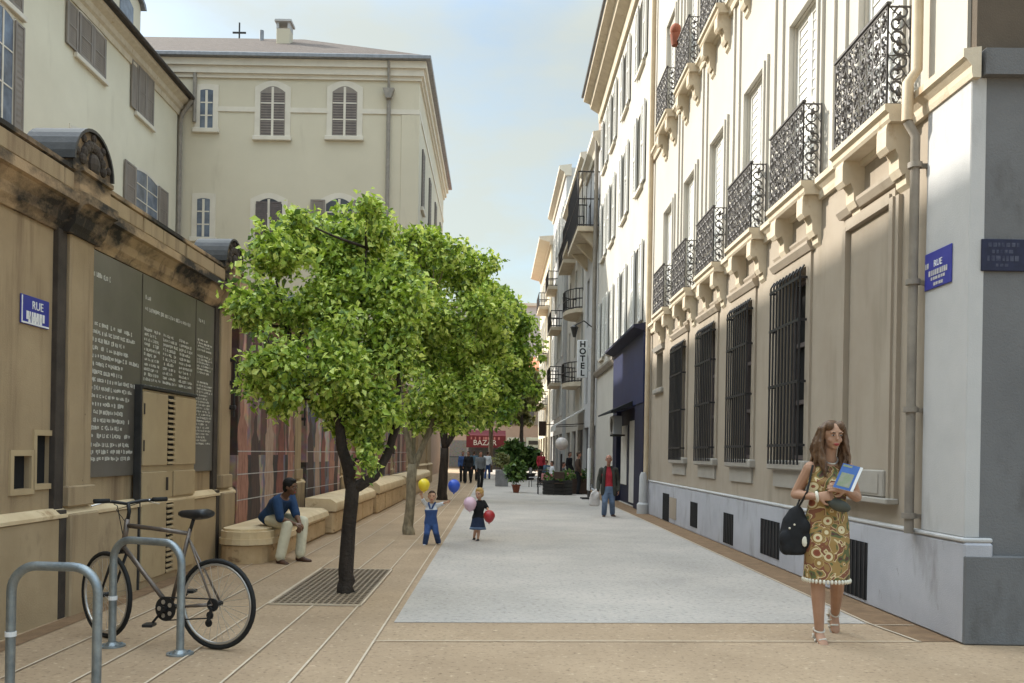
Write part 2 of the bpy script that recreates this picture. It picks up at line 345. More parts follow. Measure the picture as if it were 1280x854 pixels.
def muralmat(name,seed,pal_hi,pal_lo,split):
    m=bpy.data.materials.new(name); m.use_nodes=True; nt=m.node_tree; N=nt.nodes; L=nt.links
    b=N['Principled BSDF']; b.inputs['Roughness'].default_value=.7
    tc=N.new('ShaderNodeTexCoord'); mp=N.new('ShaderNodeMapping'); mp.inputs['Scale'].default_value=(0,3.6,.62); mp.inputs['Location'].default_value=(seed,seed*1.7,seed*.6); L.new(tc.outputs['Object'],mp.inputs[0])
    v=N.new('ShaderNodeTexVoronoi'); v.inputs['Scale'].default_value=1.0; v.inputs['Randomness'].default_value=.8; v.distance='CHEBYCHEV'
    n=N.new('ShaderNodeTexNoise'); n.inputs['Scale'].default_value=1.2; n.inputs['Detail'].default_value=4
    L.new(mp.outputs[0],n.inputs['Vector'])
    ad=N.new('ShaderNodeVectorMath'); ad.operation='MULTIPLY_ADD'; ad.inputs[1].default_value=(0,.55,.4); L.new(n.outputs['Color'],ad.inputs[0]); L.new(mp.outputs[0],ad.inputs[2]); L.new(ad.outputs[0],v.inputs['Vector'])
    sp=N.new('ShaderNodeSeparateColor'); L.new(v.outputs['Color'],sp.inputs[0])
    def ramp(pal):
        r=N.new('ShaderNodeValToRGB'); cr=r.color_ramp; cr.interpolation='CONSTANT'
        for i,c in enumerate(pal): cr.elements.new(i/len(pal)).color=(*c,1)
        cr.elements.remove(cr.elements[0]); cr.elements.remove(cr.elements[-1]); L.new(sp.outputs[0],r.inputs[0]); return r
    ra,rb=ramp(pal_hi),ramp(pal_lo)
    sz=N.new('ShaderNodeSeparateXYZ'); L.new(tc.outputs['Object'],sz.inputs[0]); lt=N.new('ShaderNodeMath'); lt.operation='LESS_THAN'; lt.inputs[1].default_value=split; L.new(sz.outputs[2],lt.inputs[0])
    mx=N.new('ShaderNodeMix'); mx.data_type='RGBA'; L.new(lt.outputs[0],mx.inputs[0]); L.new(ra.outputs[0],mx.inputs[6]); L.new(rb.outputs[0],mx.inputs[7])
    n2=N.new('ShaderNodeTexNoise'); n2.inputs['Scale'].default_value=7; n2.inputs['Detail'].default_value=8; L.new(tc.outputs['Object'],n2.inputs['Vector'])
    m2=N.new('ShaderNodeMix'); m2.data_type='RGBA'; m2.blend_type='OVERLAY'; m2.inputs[0].default_value=.75; L.new(mx.outputs[2],m2.inputs[6]); L.new(n2.outputs['Color'],m2.inputs[7])
    hs=N.new('ShaderNodeHueSaturation'); hs.inputs['Saturation'].default_value=1.0; hs.inputs['Value'].default_value=.8; L.new(m2.outputs[2],hs.inputs['Color']); L.new(hs.outputs[0],b.inputs['Base Color'])
    return m
PINKS=((.46,.24,.19),(.12,.06,.05),(.36,.19,.16),(.06,.04,.04),(.52,.33,.27),(.18,.1,.085),(.3,.2,.18),(.08,.05,.045))
BLUES=((.06,.05,.055),(.17,.16,.2),(.04,.03,.03),(.4,.3,.26),(.09,.075,.08),(.27,.13,.1),(.05,.035,.035),(.32,.2,.165))
MAUVE=((.46,.29,.25),(.36,.22,.22),(.08,.07,.08),(.45,.4,.38),(.34,.2,.18),(.1,.1,.14),(.42,.3,.27),(.25,.2,.17))
M['mural_a']=muralmat('mural_paint_pink',3.1,PINKS,BLUES,1.45)
M['mural_b']=muralmat('mural_paint_mauve',7.7,MAUVE,BLUES+MAUVE[:3],1.3)
M['mural_c']=muralmat('mural_paint_brown',11.3,MAUVE[2:]+PINKS[:3],BLUES,1.2)
M['far_shop']=muralmat('shop_window_display',5.3,((.05,.05,.06),(.12,.12,.13),(.2,.19,.18),(.07,.075,.08)),((.06,.06,.065),(.16,.15,.15),(.09,.08,.08),(.25,.23,.22)),1.0)
# ============================================================ camera, light, sky
cam=bpy.data.objects.new('camera',bpy.data.cameras.new('camera')); COL.objects.link(cam); SC.camera=cam
cd=cam.data; cd.sensor_width=36; cd.lens=F/1280*36; cd.sensor_fit='HORIZONTAL'
cd.shift_x=-(VX-640)/1280; cd.shift_y=(VY-427)/1280; cd.clip_end=3000; cd.clip_start=.05
rx,ux,zx=V((_c,0,_s)),V((-_s,0,_c)),V((0,-1,0))
cam.matrix_world=Matrix(((rx.x,ux.x,zx.x,0),(rx.y,ux.y,zx.y,0),(rx.z,ux.z,zx.z,H),(0,0,0,1)))
PHI=R(58); EL=R(33.6)
sun=bpy.data.objects.new('sun',bpy.data.lights.new('sun','SUN')); COL.objects.link(sun)
sun.data.energy=SUN_E; sun.data.angle=R(.6); sun.data.color=(1,.95,.86)
S=V((-math.sin(PHI)*math.cos(EL),math.cos(PHI)*math.cos(EL),math.sin(EL)))
sun.rotation_euler=S.to_track_quat('Z','Y').to_euler(); sun.location=S*60
w=bpy.data.worlds.new('World'); SC.world=w; w.use_nodes=True; N=w.node_tree.nodes; L=w.node_tree.links
bg=N['Background']; sky=N.new('ShaderNodeTexSky'); sky.sky_type='NISHITA'; sky.sun_disc=False; sky.sun_elevation=EL; sky.sun_rotation=-PHI
sky.air_density=1.0; sky.dust_density=1.6; sky.ozone_density=1.2; sky.altitude=50
tc=N.new('ShaderNodeTexCoord'); mp=N.new('ShaderNodeMapping'); mp.inputs['Scale'].default_value=(1,1,2.6); mp.inputs['Location'].default_value=(.35,.1,.2); L.new(tc.outputs['Generated'],mp.inputs[0])
n=N.new('ShaderNodeTexNoise'); n.inputs['Scale'].default_value=2.0; n.inputs['Detail'].default_value=7; n.inputs['Roughness'].default_value=.55; L.new(mp.outputs[0],n.inputs['Vector'])
mr=N.new('ShaderNodeMapRange'); mr.inputs[1].default_value=.40; mr.inputs[2].default_value=.60; mr.inputs[3].default_value=CL_LO; mr.inputs[4].default_value=CL_HI; L.new(n.outputs['Fac'],mr.inputs[0])
mx=N.new('ShaderNodeMix'); mx.data_type='RGBA'; L.new(mr.outputs[0],mx.inputs[0]); L.new(sky.outputs[0],mx.inputs[6]); mx.inputs[7].default_value=(*CLOUD,1)
# sky scaled brighter high overhead, added out of view to fill the shade
sz=N.new('ShaderNodeSeparateXYZ'); L.new(tc.outputs['Generated'],sz.inputs[0])
zr=N.new('ShaderNodeMapRange'); zr.interpolation_type='SMOOTHSTEP'; zr.inputs[1].default_value=.42; zr.inputs[2].default_value=.85; zr.inputs[3].default_value=1; zr.inputs[4].default_value=ZEN; L.new(sz.outputs[2],zr.inputs[0])
vm=N.new('ShaderNodeVectorMath'); vm.operation='SCALE'; ti=N.new('ShaderNodeMix'); ti.data_type='RGBA'; ti.blend_type='MULTIPLY'; ti.inputs[0].default_value=1; ti.inputs[7].default_value=(.94,1.0,.935,1); L.new(mx.outputs[2],ti.inputs[6]); L.new(ti.outputs[2],vm.inputs[0]); L.new(zr.outputs[0],vm.inputs['Scale'])
L.new(vm.outputs[0],bg.inputs['Color']); bg.inputs['Strength'].default_value=SKY_E
SC.view_settings.view_transform='Standard'; SC.view_settings.look='None'; SC.view_settings.exposure=EXPO; SC.view_settings.gamma=1
# ============================================================ ground
def sheet(name,poly,z,m,label=None,kind='structure'):
    mb=MB(); mb.add([(x,y,z) for x,y in poly],[tuple(range(len(poly)))]); return mb.build(name,m,kind=kind)
sheet('ground',[(-400,-60),(400,-60),(400,900),(-400,900)],0,M['tan'])
sheet('road',[(-.88,7.94),(3.53,8.28),(3.58,20),(3.62,90),(-.82,90),(-.82,20)],.004,M['road'])
sheet('gravel_strip',[(3.64,7.50),(3.98,7.53),(4.15,24),(4.2,90),(3.66,90),(3.61,20),(3.57,8.28)],.004,M['brown_strip'])
sheet('gutter',[(-3.86,2),(-3.70,2),(-3.58,12),(-3.2,38),(-3.4,38),(-3.8,12)],.004,M['brown_strip'])  # dark brown strip laid flat along the wall foot
jb=MB()
def strip(x0,y0,x1,y1,w=.009,z=.009):
    d=V((x1-x0,y1-y0,0)).normalized(); nn=V((-d.y,d.x,0))*w
    a,b=V((x0,y0,z)),V((x1,y1,z)); jb.add([a-nn,b-nn,b+nn,a+nn],[(0,1,2,3)])
for X in (-3.2,-2.7,-2.22):
    strip(X-.04,2,X+.1,60)
strip(-1.77,2,-1.77,8.72); strip(-1.74,11.4,-1.70,15.2); strip(-1.68,18.3,-1.66,24)
strip(-1.33,2,-1.31,60); strip(-.96,2,-.86,60)
strip(-.95,7.14,3.66,7.49); strip(3.64,7.5,3.55,8.28,.012); strip(3.55,8.28,3.595,20,.012); strip(3.595,20,3.64,80,.012)
strip(3.56,8.2,3.95,8.23,.01)
for Y in (15.2,18.3,24,28.9,36,40): strip(-2.2,Y,-1.3,Y)
jb.build('pavement_joints',M['joint'],kind='structure')
# tree grate with soil below
tg=thing('tree_grate','square mesh metal grate set in the paving round the foot of the nearest dark trunk','tree grate',(-1.75,10.05,0))
g=MB(); X0,X1,Y0,Y1=-2.19,-1.32,8.76,11.35
g.box(X0,X1,Y0,Y1,.001,.007); g.build('soil_bed',M['soil'],tg)
g=MB()
for i in range(15):
    x=X0+(X1-X0)*i/14; g.box(x-.010,x+.010,Y0,Y1,.008,.018)
for i in range(27):
    y=Y0+(Y1-Y0)*i/26; g.box(X0,X1,y-.013,y+.013,.0085,.0172)
g.build('grid_bars',M['grate'],tg)
g=MB()
for a in ((X0-.03,X0-.012,Y0-.03,Y1+.03),(X1+.012,X1+.03,Y0-.03,Y1+.03),(X0-.012,X1+.012,Y0-.03,Y0-.014),(X0-.012,X1+.012,Y1+.014,Y1+.03)): g.box(*a,.004,.02)
g.build('frame',M['joint'],tg)
# ============================================================ facade pieces
def shutter(mb,y0,y1,z0,z1,x0,x1,slats=14):
    """louvred leaf in the plane x; frame bars and slats in one mesh"""
    mb.mark(); w=(y1-y0)*.14; t=(x1-x0)
    mb.box(x0,x1,y0,y0+w,z0,z1); mb.box(x0,x1,y1-w,y1,z0,z1)
    zs=[z0,z0+(z1-z0)*.5-.04,z1-.08]
    for z in zs: mb.box(x0+t*.1,x1-t*.1,y0+w,y1-w,z,z+.08)
    for i in range(slats):
        z=z0+.09+(z1-z0-.16)*i/slats
        xa,xb=(x0,x1)
        mb.add([(xa+t*.2,y0+w,z),(xb-t*.2,y0+w,z+(z1-z0)/slats*.75),(xb-t*.2,y1-w,z+(z1-z0)/slats*.75),(xa+t*.2,y1-w,z)],[(0,1,2,3)])
    mb.box(x0+t*.45,x0+t*.55,y0+w,y1-w,z0,z1)
def shutter_y(mb,x0,x1,z0,z1,ya,yb,slats=14):
    t=MB(); shutter(t,x0,x1,z0,z1,ya,yb,slats); mb.mark()
    mb.add([(b,a,c) for a,b,c in t.v],t.f)
def arch(a0,a1,z0,z1,rise,n=8):
    """outline with a segmental arched head"""
    pts=[(a0,z0),(a1,z0)]
    for i in range(n+1):
        t=i/n; a=a1+(a0-a1)*t; pts.append((a,z1-rise+rise*math.sin(PI*t)))
    return pts
# ---------- scrollwork balcony railing
def scroll_panel(mb,w,h,place):
    def line(pts,r=.0115):
        mb.tube([place(a,b) for a,b in pts],r,4,caps=False)
    def spiral(cx,cy,r,a0,turn,n=14):
        return [(cx+r*(1-.8*i/n)*math.cos(a0+turn*i/n),cy+r*(1-.8*i/n)*math.sin(a0+turn*i/n)) for i in range(n+1)]
    for b in (.012,h*.5,h-.012): line([(0,b),(w,b)],.011 if b!=h*.5 else .006)
    for a in (0,w): line([(a,0),(a,h)],.012)
    cols=max(1,round(w/.165)); cw=w/cols; rows=4; rh=h/rows
    for i in range(cols):
        for j in range(rows):
            cx,cy=(i+.5)*cw,(j+.5)*rh; k=1 if (i+j)%2 else -1
            line(spiral(cx-k*cw*.12,cy+rh*.2,cw*.36,0 if k>0 else PI,k*2.2*PI))
            line(spiral(cx+k*cw*.12,cy-rh*.2,cw*.36,PI if k>0 else 0,k*2.2*PI))
            line([(cx-cw*.5,cy-rh*.5),(cx-k*cw*.1,cy),(cx+cw*.5,cy+rh*.5)],.006)
            mb.ell(place(cx,cy),.03,.03,.03,seg=6,rings=4)
    for i in range(cols+1): line([(i*cw,0),(i*cw,h)],.005)
# ============================================================ right-hand corner building
def right_root(name,label,cat,y): 
    return thing(name,label,cat,(3.96+.0079*y,y,0),-.0079,off=(0,y,0))
RB=right_root('corner_building','long beige corner building with barred ground windows and scrolled iron balconies','building',7.6)
WIN=[(11.47,12.62),(13.93,15.05),(16.32,17.5),(18.95,20.15)]
BAL=[(8.62,9.94),(11.0,12.36),(13.3,14.66),(15.7,17.0),(18.1,19.42),(20.5,21.82)]
BLIND=(8.95,10.05)
YE=23.6
bal_c=[(a+b)/2 for a,b in BAL]
holes=[(a,b,1.52,4.05) for a,b in WIN]+[(21.8,22.65,3.25,4.15)]
lw=MB(); wall_holes(lw,0,.28,7.6,YE,0,4.86,holes); lw.box(.45,9,7.66,YE,0,4.86)
lw.build('lower_wall',M['beige'],RB)
up=MB(); uh=[]
for c in bal_c:
    uh.append((c-.5,c+.5,5.02,7.5)); uh.append((c-.5,c+.5,9.62,11.9)); uh.append((c-.45,c+.45,13.9,16.0))
wall_holes(up,.0,.12,7.6,YE,4.86,18.2,uh)
up.add([(0,7.6,4.86),(9,7.6,4.86),(9,7.6,18.2),(0,7.6,18.2),(0,YE,4.86),(9,YE,4.86),(9,YE,18.2),(0,YE,18.2)],[(4,5,6,7),(3,2,6,7)])
up.build('upper_wall',M['white_wall'],RB)
# street front (faces the viewer), its shade put into a darker render colour
fr=MB(); fr.box(.03,9,7.46,7.6,.75,4.8); fr.build('end_wall',M['shade_toned_render'],RB)
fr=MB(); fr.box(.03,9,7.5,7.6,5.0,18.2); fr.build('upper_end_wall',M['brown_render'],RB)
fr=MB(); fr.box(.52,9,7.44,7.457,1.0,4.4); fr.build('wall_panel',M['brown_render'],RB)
fr=MB(); fr.bbox(-.045,9,7.405,7.66,.0,.752,.012); fr.build('plinth',M['shade_toned_render'],RB)
pl=MB(); pl.bbox(-.05,.2,7.41,23.55,0,.86,.02) ; pl.build('plinth',M['plinth'],RB)
pl=MB(); pl.bbox(-.06,.2,7.42,23.55,.86,.90,.012); pl.build('plinth_ledge',M['grey_render'],RB)
co=MB(); co.bbox(-.03,.1,7.452,8.22,.9,4.8,.008); co.build('corner_pilaster',M['grey_render'],RB)
# string courses
for z0,mm in ((4.78,'stone_trim'),(9.38,'stone_trim')):
    sc=MB(); prof=[(.02,z0),(-.05,z0),(-.06,z0+.05),(-.06,z0+.10),(-.11,z0+.16),(-.13,z0+.17),(-.13,z0+.24),(.02,z0+.26)]
    sc.prism(prof,'y',7.40,YE); sc.build('string_course',M[mm],RB)
sc=MB(); sc.box(.05,9,7.38,7.46,4.80,5.02); sc.build('end_cornice',M['shade_toned_render'],RB)
cz=17.9
cn=MB(); cn.prism([(0,cz),(-.1,cz),(-.14,cz+.15),(-.4,cz+.3),(-.55,cz+.34),(-.55,cz+.5),(.3,cz+.62),(.3,cz)],'y',7.3,YE); cn.build('cornice',M['white_wall2'],RB)
# barred windows
for (a,b) in WIN:
    wd=MB(); wd.box(.26,.30,a,b,1.52,4.05); wn=wd.build('window',M['void'],RB)
    f=MB(); m_=(a+b)/2
    for (p,q,r_,s_) in ((a,a+.07,1.53,4.04),(b-.07,b,1.53,4.04),(m_-.05,m_+.05,1.53,4.04)): f.box(.2,.255,p,q,r_,s_)
    for z in (1.53,2.3,3.1,3.97): f.box(.205,.25,a+.07,b-.07,z,z+.06)
    f.build('frame',M['shutter_dark'],wn)
    t=MB()
    for (p,q,r_,s_) in ((a-.17,a-.002,1.44,4.22),(b+.002,b+.17,1.44,4.22),(a-.002,b+.002,4.052,4.22)): t.box(-.03,.05,p,q,r_,s_)
    t.prism([(0,4.22),(-.05,4.22),(-.1,4.3),(-.1,4.34),(0,4.36)],'y',a-.22,b+.22)
    t.prism([(0,4.37),(-.03,4.37),(-.055,4.42),(-.055,4.45),(0,4.46)],'y',a-.19,b+.19)
    t.build('surround',M['beige'],wn)
    sl=MB(); sl.bbox(-.1,.1,a-.2,b+.2,1.38,1.515,.02); sl.box(-.03,.05,a-.1,b+.1,1.14,1.378); sl.build('sill',M['sill'],wn)
    br=MB(); nb=max(9,int((b-a)/.125)); P=-.12
    for i in range(nb+1):
        y=a-.05+(b-a+.1)*i/nb; br.tube([(P,y,1.46),(P,y,3.98),(P+.05,y,4.06)],.013,6)
    for z in (1.72,2.55,3.35,3.9):
        br.box(P-.018,P-.0145,a-.06,b+.06,z-.02,z+.02)
        for y in (a-.05,b+.05): br.box(P-.01,.0,y-.012,y+.012,z-.015,z+.015)
    br.build('grille',M['bars'],wn)
wd=MB(); wd.box(.24,.28,21.8,22.65,3.25,4.15); wn=wd.build('window',M['void'],RB)
f=MB(); f.bbox(-.08,.1,21.65,22.8,3.12,3.245,.02); f.prism([(0,4.2),(-.06,4.2),(-.1,4.3),(0,4.34)],'y',21.6,22.85); f.build('sill',M['sill'],wn)
for y in (21.88,22.1,22.33,22.55):
    pass
# blind window near the corner
bw=MB(); a,b=BLIND; bw.box(-.012,.0,a+.01,b-.01,1.26,4.12); bp=bw.build('blind_window',M['beige'],RB)
t=MB()
for dx,e in ((-.07,.10),(-.045,.18)):
    for (p,q,r_,s_) in ((a-e,a-e+.085,1.16,4.2),(b+e-.085,b+e,1.16,4.2)): t.box(dx,0,p,q,r_,s_)
    t.box(dx+.002,0,a-e+.085,b+e-.085,4.2-.10+e*.5,4.2+e*.5)
t.prism([(0,4.33),(-.06,4.33),(-.1,4.4),(-.1,4.44),(0,4.47)],'y',a-.24,b+.24)
t.build('surround',M['beige'],bp)
t=MB(); t.bbox(-.13,0,a-.2,b+.2,1.10,1.16,.01); t.bbox(-.1,0,a-.05,b+.05,1.165,1.44,.012); t.box(-.108,-.1,a+.05,b-.05,1.2,1.4); t.build('sill',M['sill'],bp)
# cellar openings in the plinth
for (y0,y1,z0,z1) in ((9.35,10.02,.05,.66),(12.3,13.2,.12,.64),(14.75,15.4,.06,.58),(17.45,18.1,.12,.62),(20.4,21.2,.02,.66)):
    vb=MB(); vb.box(-.056,-.052,y0,y1,z0,z1); vo=vb.build('cellar_vent',M['void'],RB)
    vb=MB()
    for i in range(6):
        y=y0+(y1-y0)*(i+.5)/6; vb.box(-.066,-.058,y-.011,y+.011,z0,z1)
    vb.build('vent_bars',M['bars'],vo)
vb=MB(); vb.box(-.062,-.052,19.55,20.32,.12,.6); vb.build('cellar_hatch',M['beige'],RB)
# drainpipes
dp=MB(); dp.tube([(-.11,8.29,.86),(-.11,8.29,4.6),(-.19,8.29,4.74)],.043,12)
for z in (1.0,2.0,3.2,4.3): dp.tube([(-.11,8.29,z),(-.11,8.29,z+.05)],.066,12); dp.box(-.1,0,8.27,8.31,z,z+.04)
dp.build('drainpipe',M['pipe'],RB,smooth=True)
dp=MB(); dp.tube([(-.19,8.29,4.742),(-.19,8.29,5.1),(-.11,8.29,5.22),(-.11,8.29,9.25),(-.19,8.29,9.36),(-.19,8.29,9.7),(-.11,8.29,9.85),(-.11,8.29,17.9)],.052,12)
for z in (6,8,11): dp.tube([(-.11,8.29,z),(-.11,8.29,z+.05)],.066,12); dp.box(-.1,0,8.27,8.31,z,z+.04)
dp.build('drainpipe',M['pipe_pale'],RB,smooth=True)  # upper length of the same pipe, its sunlight put into a paler colour
dp=MB(); dp.tube([(-.1,23.45,.9),(-.1,23.45,17.9)],.07,10)
dp.build('drainpipe',M['pipe_pale'],RB,smooth=True)
# balconies, one of each kind then copies
def console(mb,y,z):
    prof=[(0,z),(-.235,z),(-.245,z-.05),(-.245,z-.22),(-.21,z-.27),(-.15,z-.24),(-.12,z-.31),(-.115,z-.43),(-.08,z-.50),(-.05,z-.48),(-.04,z-.58),(0,z-.62)]
    mb.prism(prof,'y',y-.11,y+.11)
def balcony(c,z,wdt=1.34,ornate=True):
    a,b=c-wdt/2,c+wdt/2
    sl=MB(); sl.prism([(.0,z-.14),(-.23,z-.14),(-.25,z-.11),(-.25,z-.06),(-.29,z-.03),(-.29,z+.03),(0,z+.03)],'y',a-.06,b+.06)
    s_=sl.build('balcony',M['stone_trim'],RB)
    k=MB(); console(k,a+.12,z-.141); k.build('console',M['stone_trim'],s_)
    k=MB(); console(k,b-.12,z-.141); k.build('console',M['stone_trim'],s_)
    r=MB(); zz=z+.035
    scroll_panel(r,wdt,.98,lambda p,q:(-.25,a+p,zz+q))
    scroll_panel(r,.22,.98,lambda p,q:(-.03-p,a,zz+q)); scroll_panel(r,.22,.98,lambda p,q:(-.03-p,b,zz+q))
    r.box(-.275,-.225,a-.02,b+.02,zz+.985,zz+1.01)
    r.build('railing',M['iron_grey'],s_)
    return s_
proto=balcony(bal_c[0],4.98)
for z in (4.98,9.58):
    for i,c in enumerate(bal_c):
        if z<5 and i==0: continue
        q=copytree(proto); q.location=(0,c-bal_c[0],z-4.98); q.parent=RB
# french windows behind the balconies
def french(c,z0,z1,hw):
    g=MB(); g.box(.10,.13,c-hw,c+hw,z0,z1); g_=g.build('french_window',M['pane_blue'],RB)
    s_=MB(); shutter(s_,c-hw,c-.01,z0,z1,.04,.09,18); shutter(s_,c+.01,c+hw,z0,z1,.04,.09,18); s_.build('shutter',M['shutter_white'],g_)
    t=MB()
    for e,dx in ((.16,-.04),(.09,-.07)):
        t.box(dx,0,c-hw-e,c-hw-e+.07,z0-.0,z1+e); t.box(dx,0,c+hw+e-.07,c+hw+e,z0,z1+e); t.box(dx+.003,0,c-hw-e+.07,c+hw+e-.07,z1+e-.07,z1+e)
    t.build('surround',M['white_wall2'],g_)
    return g_
p0=french(bal_c[0],5.03,7.5,.5)
for c in bal_c[1:]: q=copytree(p0); q.location=(0,c-bal_c[0],0); q.parent=RB
for c in bal_c: q=copytree(p0); q.location=(0,c-bal_c[0],4.58); q.parent=RB
fl=MB(); fl.ell((-.3,bal_c[4]+.55,10.9),.12,.15,.13); fl.tube([(-.3,bal_c[4]+.55,10.55),(-.3,bal_c[4]+.55,10.8)],[.08,.12],10); fl.build('flower_pot',M['terracotta'],RB,smooth=True)
# vertical lesene strips
ls=MB()
for i in range(5):
    c=(bal_c[i]+bal_c[i+1])/2
    for e in (-.22,.14): ls.box(-.035,0,c+e,c+e+.08,5.06,9.36); ls.box(-.035,0,c+e,c+e+.08,9.66,17.9)
ls.build('pilaster_strips',M['white_wall2'],RB)
# ---------- street-name plates
def plate_marks(mb,rows,y0,y1,z0,z1,x,rev=1,seed=1):
    rd=random.Random(seed); n=len(rows)
    for i,(ins,hh) in enumerate(rows):
        z=z1-(z1-z0)*(i+.5)/n; a=y0+(y1-y0)*ins; b=y1-(y1-y0)*ins; y=a
        while y<b-.02:
            w_=rd.uniform(.018,.04); mb.box(min(x,x+rev*.002),max(x,x+rev*.002),y,min(y+w_,b),z-hh/2,z+hh/2); y+=w_+rd.uniform(.008,.016)
def text(s,size,loc,rot,m,parent,name='lettering',ext=.002,bold=0):
    cu=bpy.data.curves.new(name,'FONT'); cu.body=s; cu.size=size; cu.align_x='CENTER'; cu.align_y='CENTER'; cu.extrude=ext; cu.resolution_u=3; cu.offset=bold
    tmp=bpy.data.objects.new(name,cu); COL.objects.link(tmp); bpy.context.view_layer.update(); me=bpy.data.meshes.new_from_object(tmp); bpy.data.objects.remove(tmp); me.materials.clear(); me.materials.append(m)
    o=bpy.data.objects.new(name,me); COL.objects.link(o); o.parent=parent
    o.location=V(loc)-off_of(parent); o.rotation_euler=rot; return o
ROT_R=(PI/2,0,-PI/2); ROT_L=(PI/2,0,PI/2); ROT_F=(PI/2,0,0)
sg=right_root('street_sign','blue enamel street name plate on the pale corner pilaster beside the drainpipe','street sign',8.0)
p=MB(); p.bbox(-.045,-.031,7.72,8.2,3.12,3.46,.004); p.build('plate',M['blue_enamel'],sg)
text('RUE',.085,(-.047,7.95,3.34),ROT_R,M['white_paint'],sg)
p=MB(); plate_marks(p,[(.1,.05),(.2,.028),(.28,.028)],7.74,8.16,3.13,3.29,-.046,-1,4); plate_marks(p,[(.05,.05)],8.12,8.19,3.31,3.37,-.046,-1,9); p.build('lettering',M['faded_white'],sg)
sg=right_root('street_sign','dark navy street name plate with faded letters on the shaded end wall','street sign',7.45)
p=MB(); p.bbox(.07,.445,7.437,7.455,3.16,3.43,.004); p.build('plate',M['navy_plate'],sg)
p=MB(); t=MB(); plate_marks(t,[(.1,.035),(.2,.03),(.08,.045),(.3,.025)],.09,.42,3.18,3.41,0,1,12)
p.add([(b,7.4355+a*.3,c) for a,b,c in t.v],t.f); p.build('lettering',mat('worn_lettering',(.08,.085,.12),(.02,.022,.05),18,.7),sg)
# ============================================================ second right-hand building (white, blue shop)
R2=right_root('white_building','tall white rendered building with pale shutters above a navy blue shop','building',23.6)
y0,y1=23.62,36.9; ZT=16.4
wb=MB(); hol=[]
wc=[26.0,29.3,32.6,35.2]
for c in wc:
    for z in (5.4,9.4,13.0): hol.append((c-.5,c+.5,z,z+(2.3 if z<13 else 2.1)))
hol+=[(24.0,30.6,0.02,4.6)]
wall_holes(wb,0,.3,y0,y1,0,ZT,hol); wb.box(.32,9,y0,y1,0,ZT); wb.build('wall',M['white_wall2'],R2)
for c in wc:
    for z in (5.4,9.4,13.0):
        zt=z+(2.3 if z<13 else 2.1)
        g=MB(); g.box(.2,.25,c-.5,c+.5,z,zt); g_=g.build('window',M['pane'],R2)
        s_=MB(); 
        if z<13: shutter(s_,c-1.0,c-.5,z,zt,-.09,-.03,20); shutter(s_,c+.5,c+1.0,z,zt,-.09,-.03,20)
        else: shutter(s_,c-1.02,c-.52,z,zt,-.09,-.03,20); shutter(s_,c+.52,c+1.02,z,zt,-.09,-.03,20)
        s_.build('shutter',M['shutter_white'],g_)
        s_=MB(); s_.bbox(-.1,.05,c-.6,c+.6,z-.12,z-.004,.015); s_.build('sill',M['trim'],g_)
cn=MB(); cn.prism([(0,ZT-.9),(-.1,ZT-.9),(-.12,ZT-.5),(-.45,ZT-.3),(-.5,ZT-.1),(-.75,ZT),(-.75,ZT+.18),(-.2,ZT+.4),(.4,ZT+.5),(.4,ZT-.9)],'y',y0-.05,y1+.2); cn.build('cornice',M['stone_trim'],R2)
cn=MB(); cn.tube([(-.8,y0,ZT+.22),(-.8,y1+.25,ZT+.22)],.055,8); cn.build('gutter',M['zinc_light'],R2)
sc=MB(); sc.prism([(0,4.75),(-.08,4.75),(-.16,4.9),(-.16,4.98),(0,5.02)],'y',30.7,y1); sc.build('string_course',M['pipe'],R2)
# blue shop
sh=MB(); sh.box(-.12,.3,24.05,30.55,3.0,4.95); s_=sh.build('shop_front',M['navy_paint'],R2)
sh=MB(); sh.box(-.1,.28,24.05,25.6,0.02,2.998); sh.box(-.1,.28,29.6,30.55,.02,2.998); sh.box(.05,.28,25.6,29.6,.02,2.998); sh.build('panel',M['navy_dark'],s_)
sh=MB(); sh.box(.02,.045,26.0,27.4,.1,2.6); sh.box(.02,.045,28.0,29.3,.6,2.5); sh.build('door_pane',M['awning_pale'],s_)
sh=MB(); sh.prism([(-.12,4.95),(-.42,5.05),(-.42,5.12),(0,5.2)],'y',24.0,30.6); sh.build('canopy',M['navy_dark'],s_)
sh=MB(); sh.prism([(-.12,3.15),(-.75,2.85),(-.75,2.8),(-.12,3.0)],'y',25.9,29.4); sh.build('awning',M['black_cloth'],s_)
ac=thing('air_conditioner','pale box air conditioner fixed over the navy shop door','air conditioner',(3.9,28,2.3))
k=MB(); k.bbox(3.72,3.99,27.6,28.5,2.2,2.78,.02); k.build('casing',M['car_grey'],ac)
k=MB(); k.tube([(3.71,28.05,2.49),(3.718,28.05,2.49)],.22,18); k.build('fan_grille',M['zinc'],ac)
k=MB(); k.box(3.72,4.1,27.7,27.76,2.14,2.198); k.box(3.72,4.1,28.34,28.4,2.14,2.198); k.build('bracket',M['zinc'],ac)
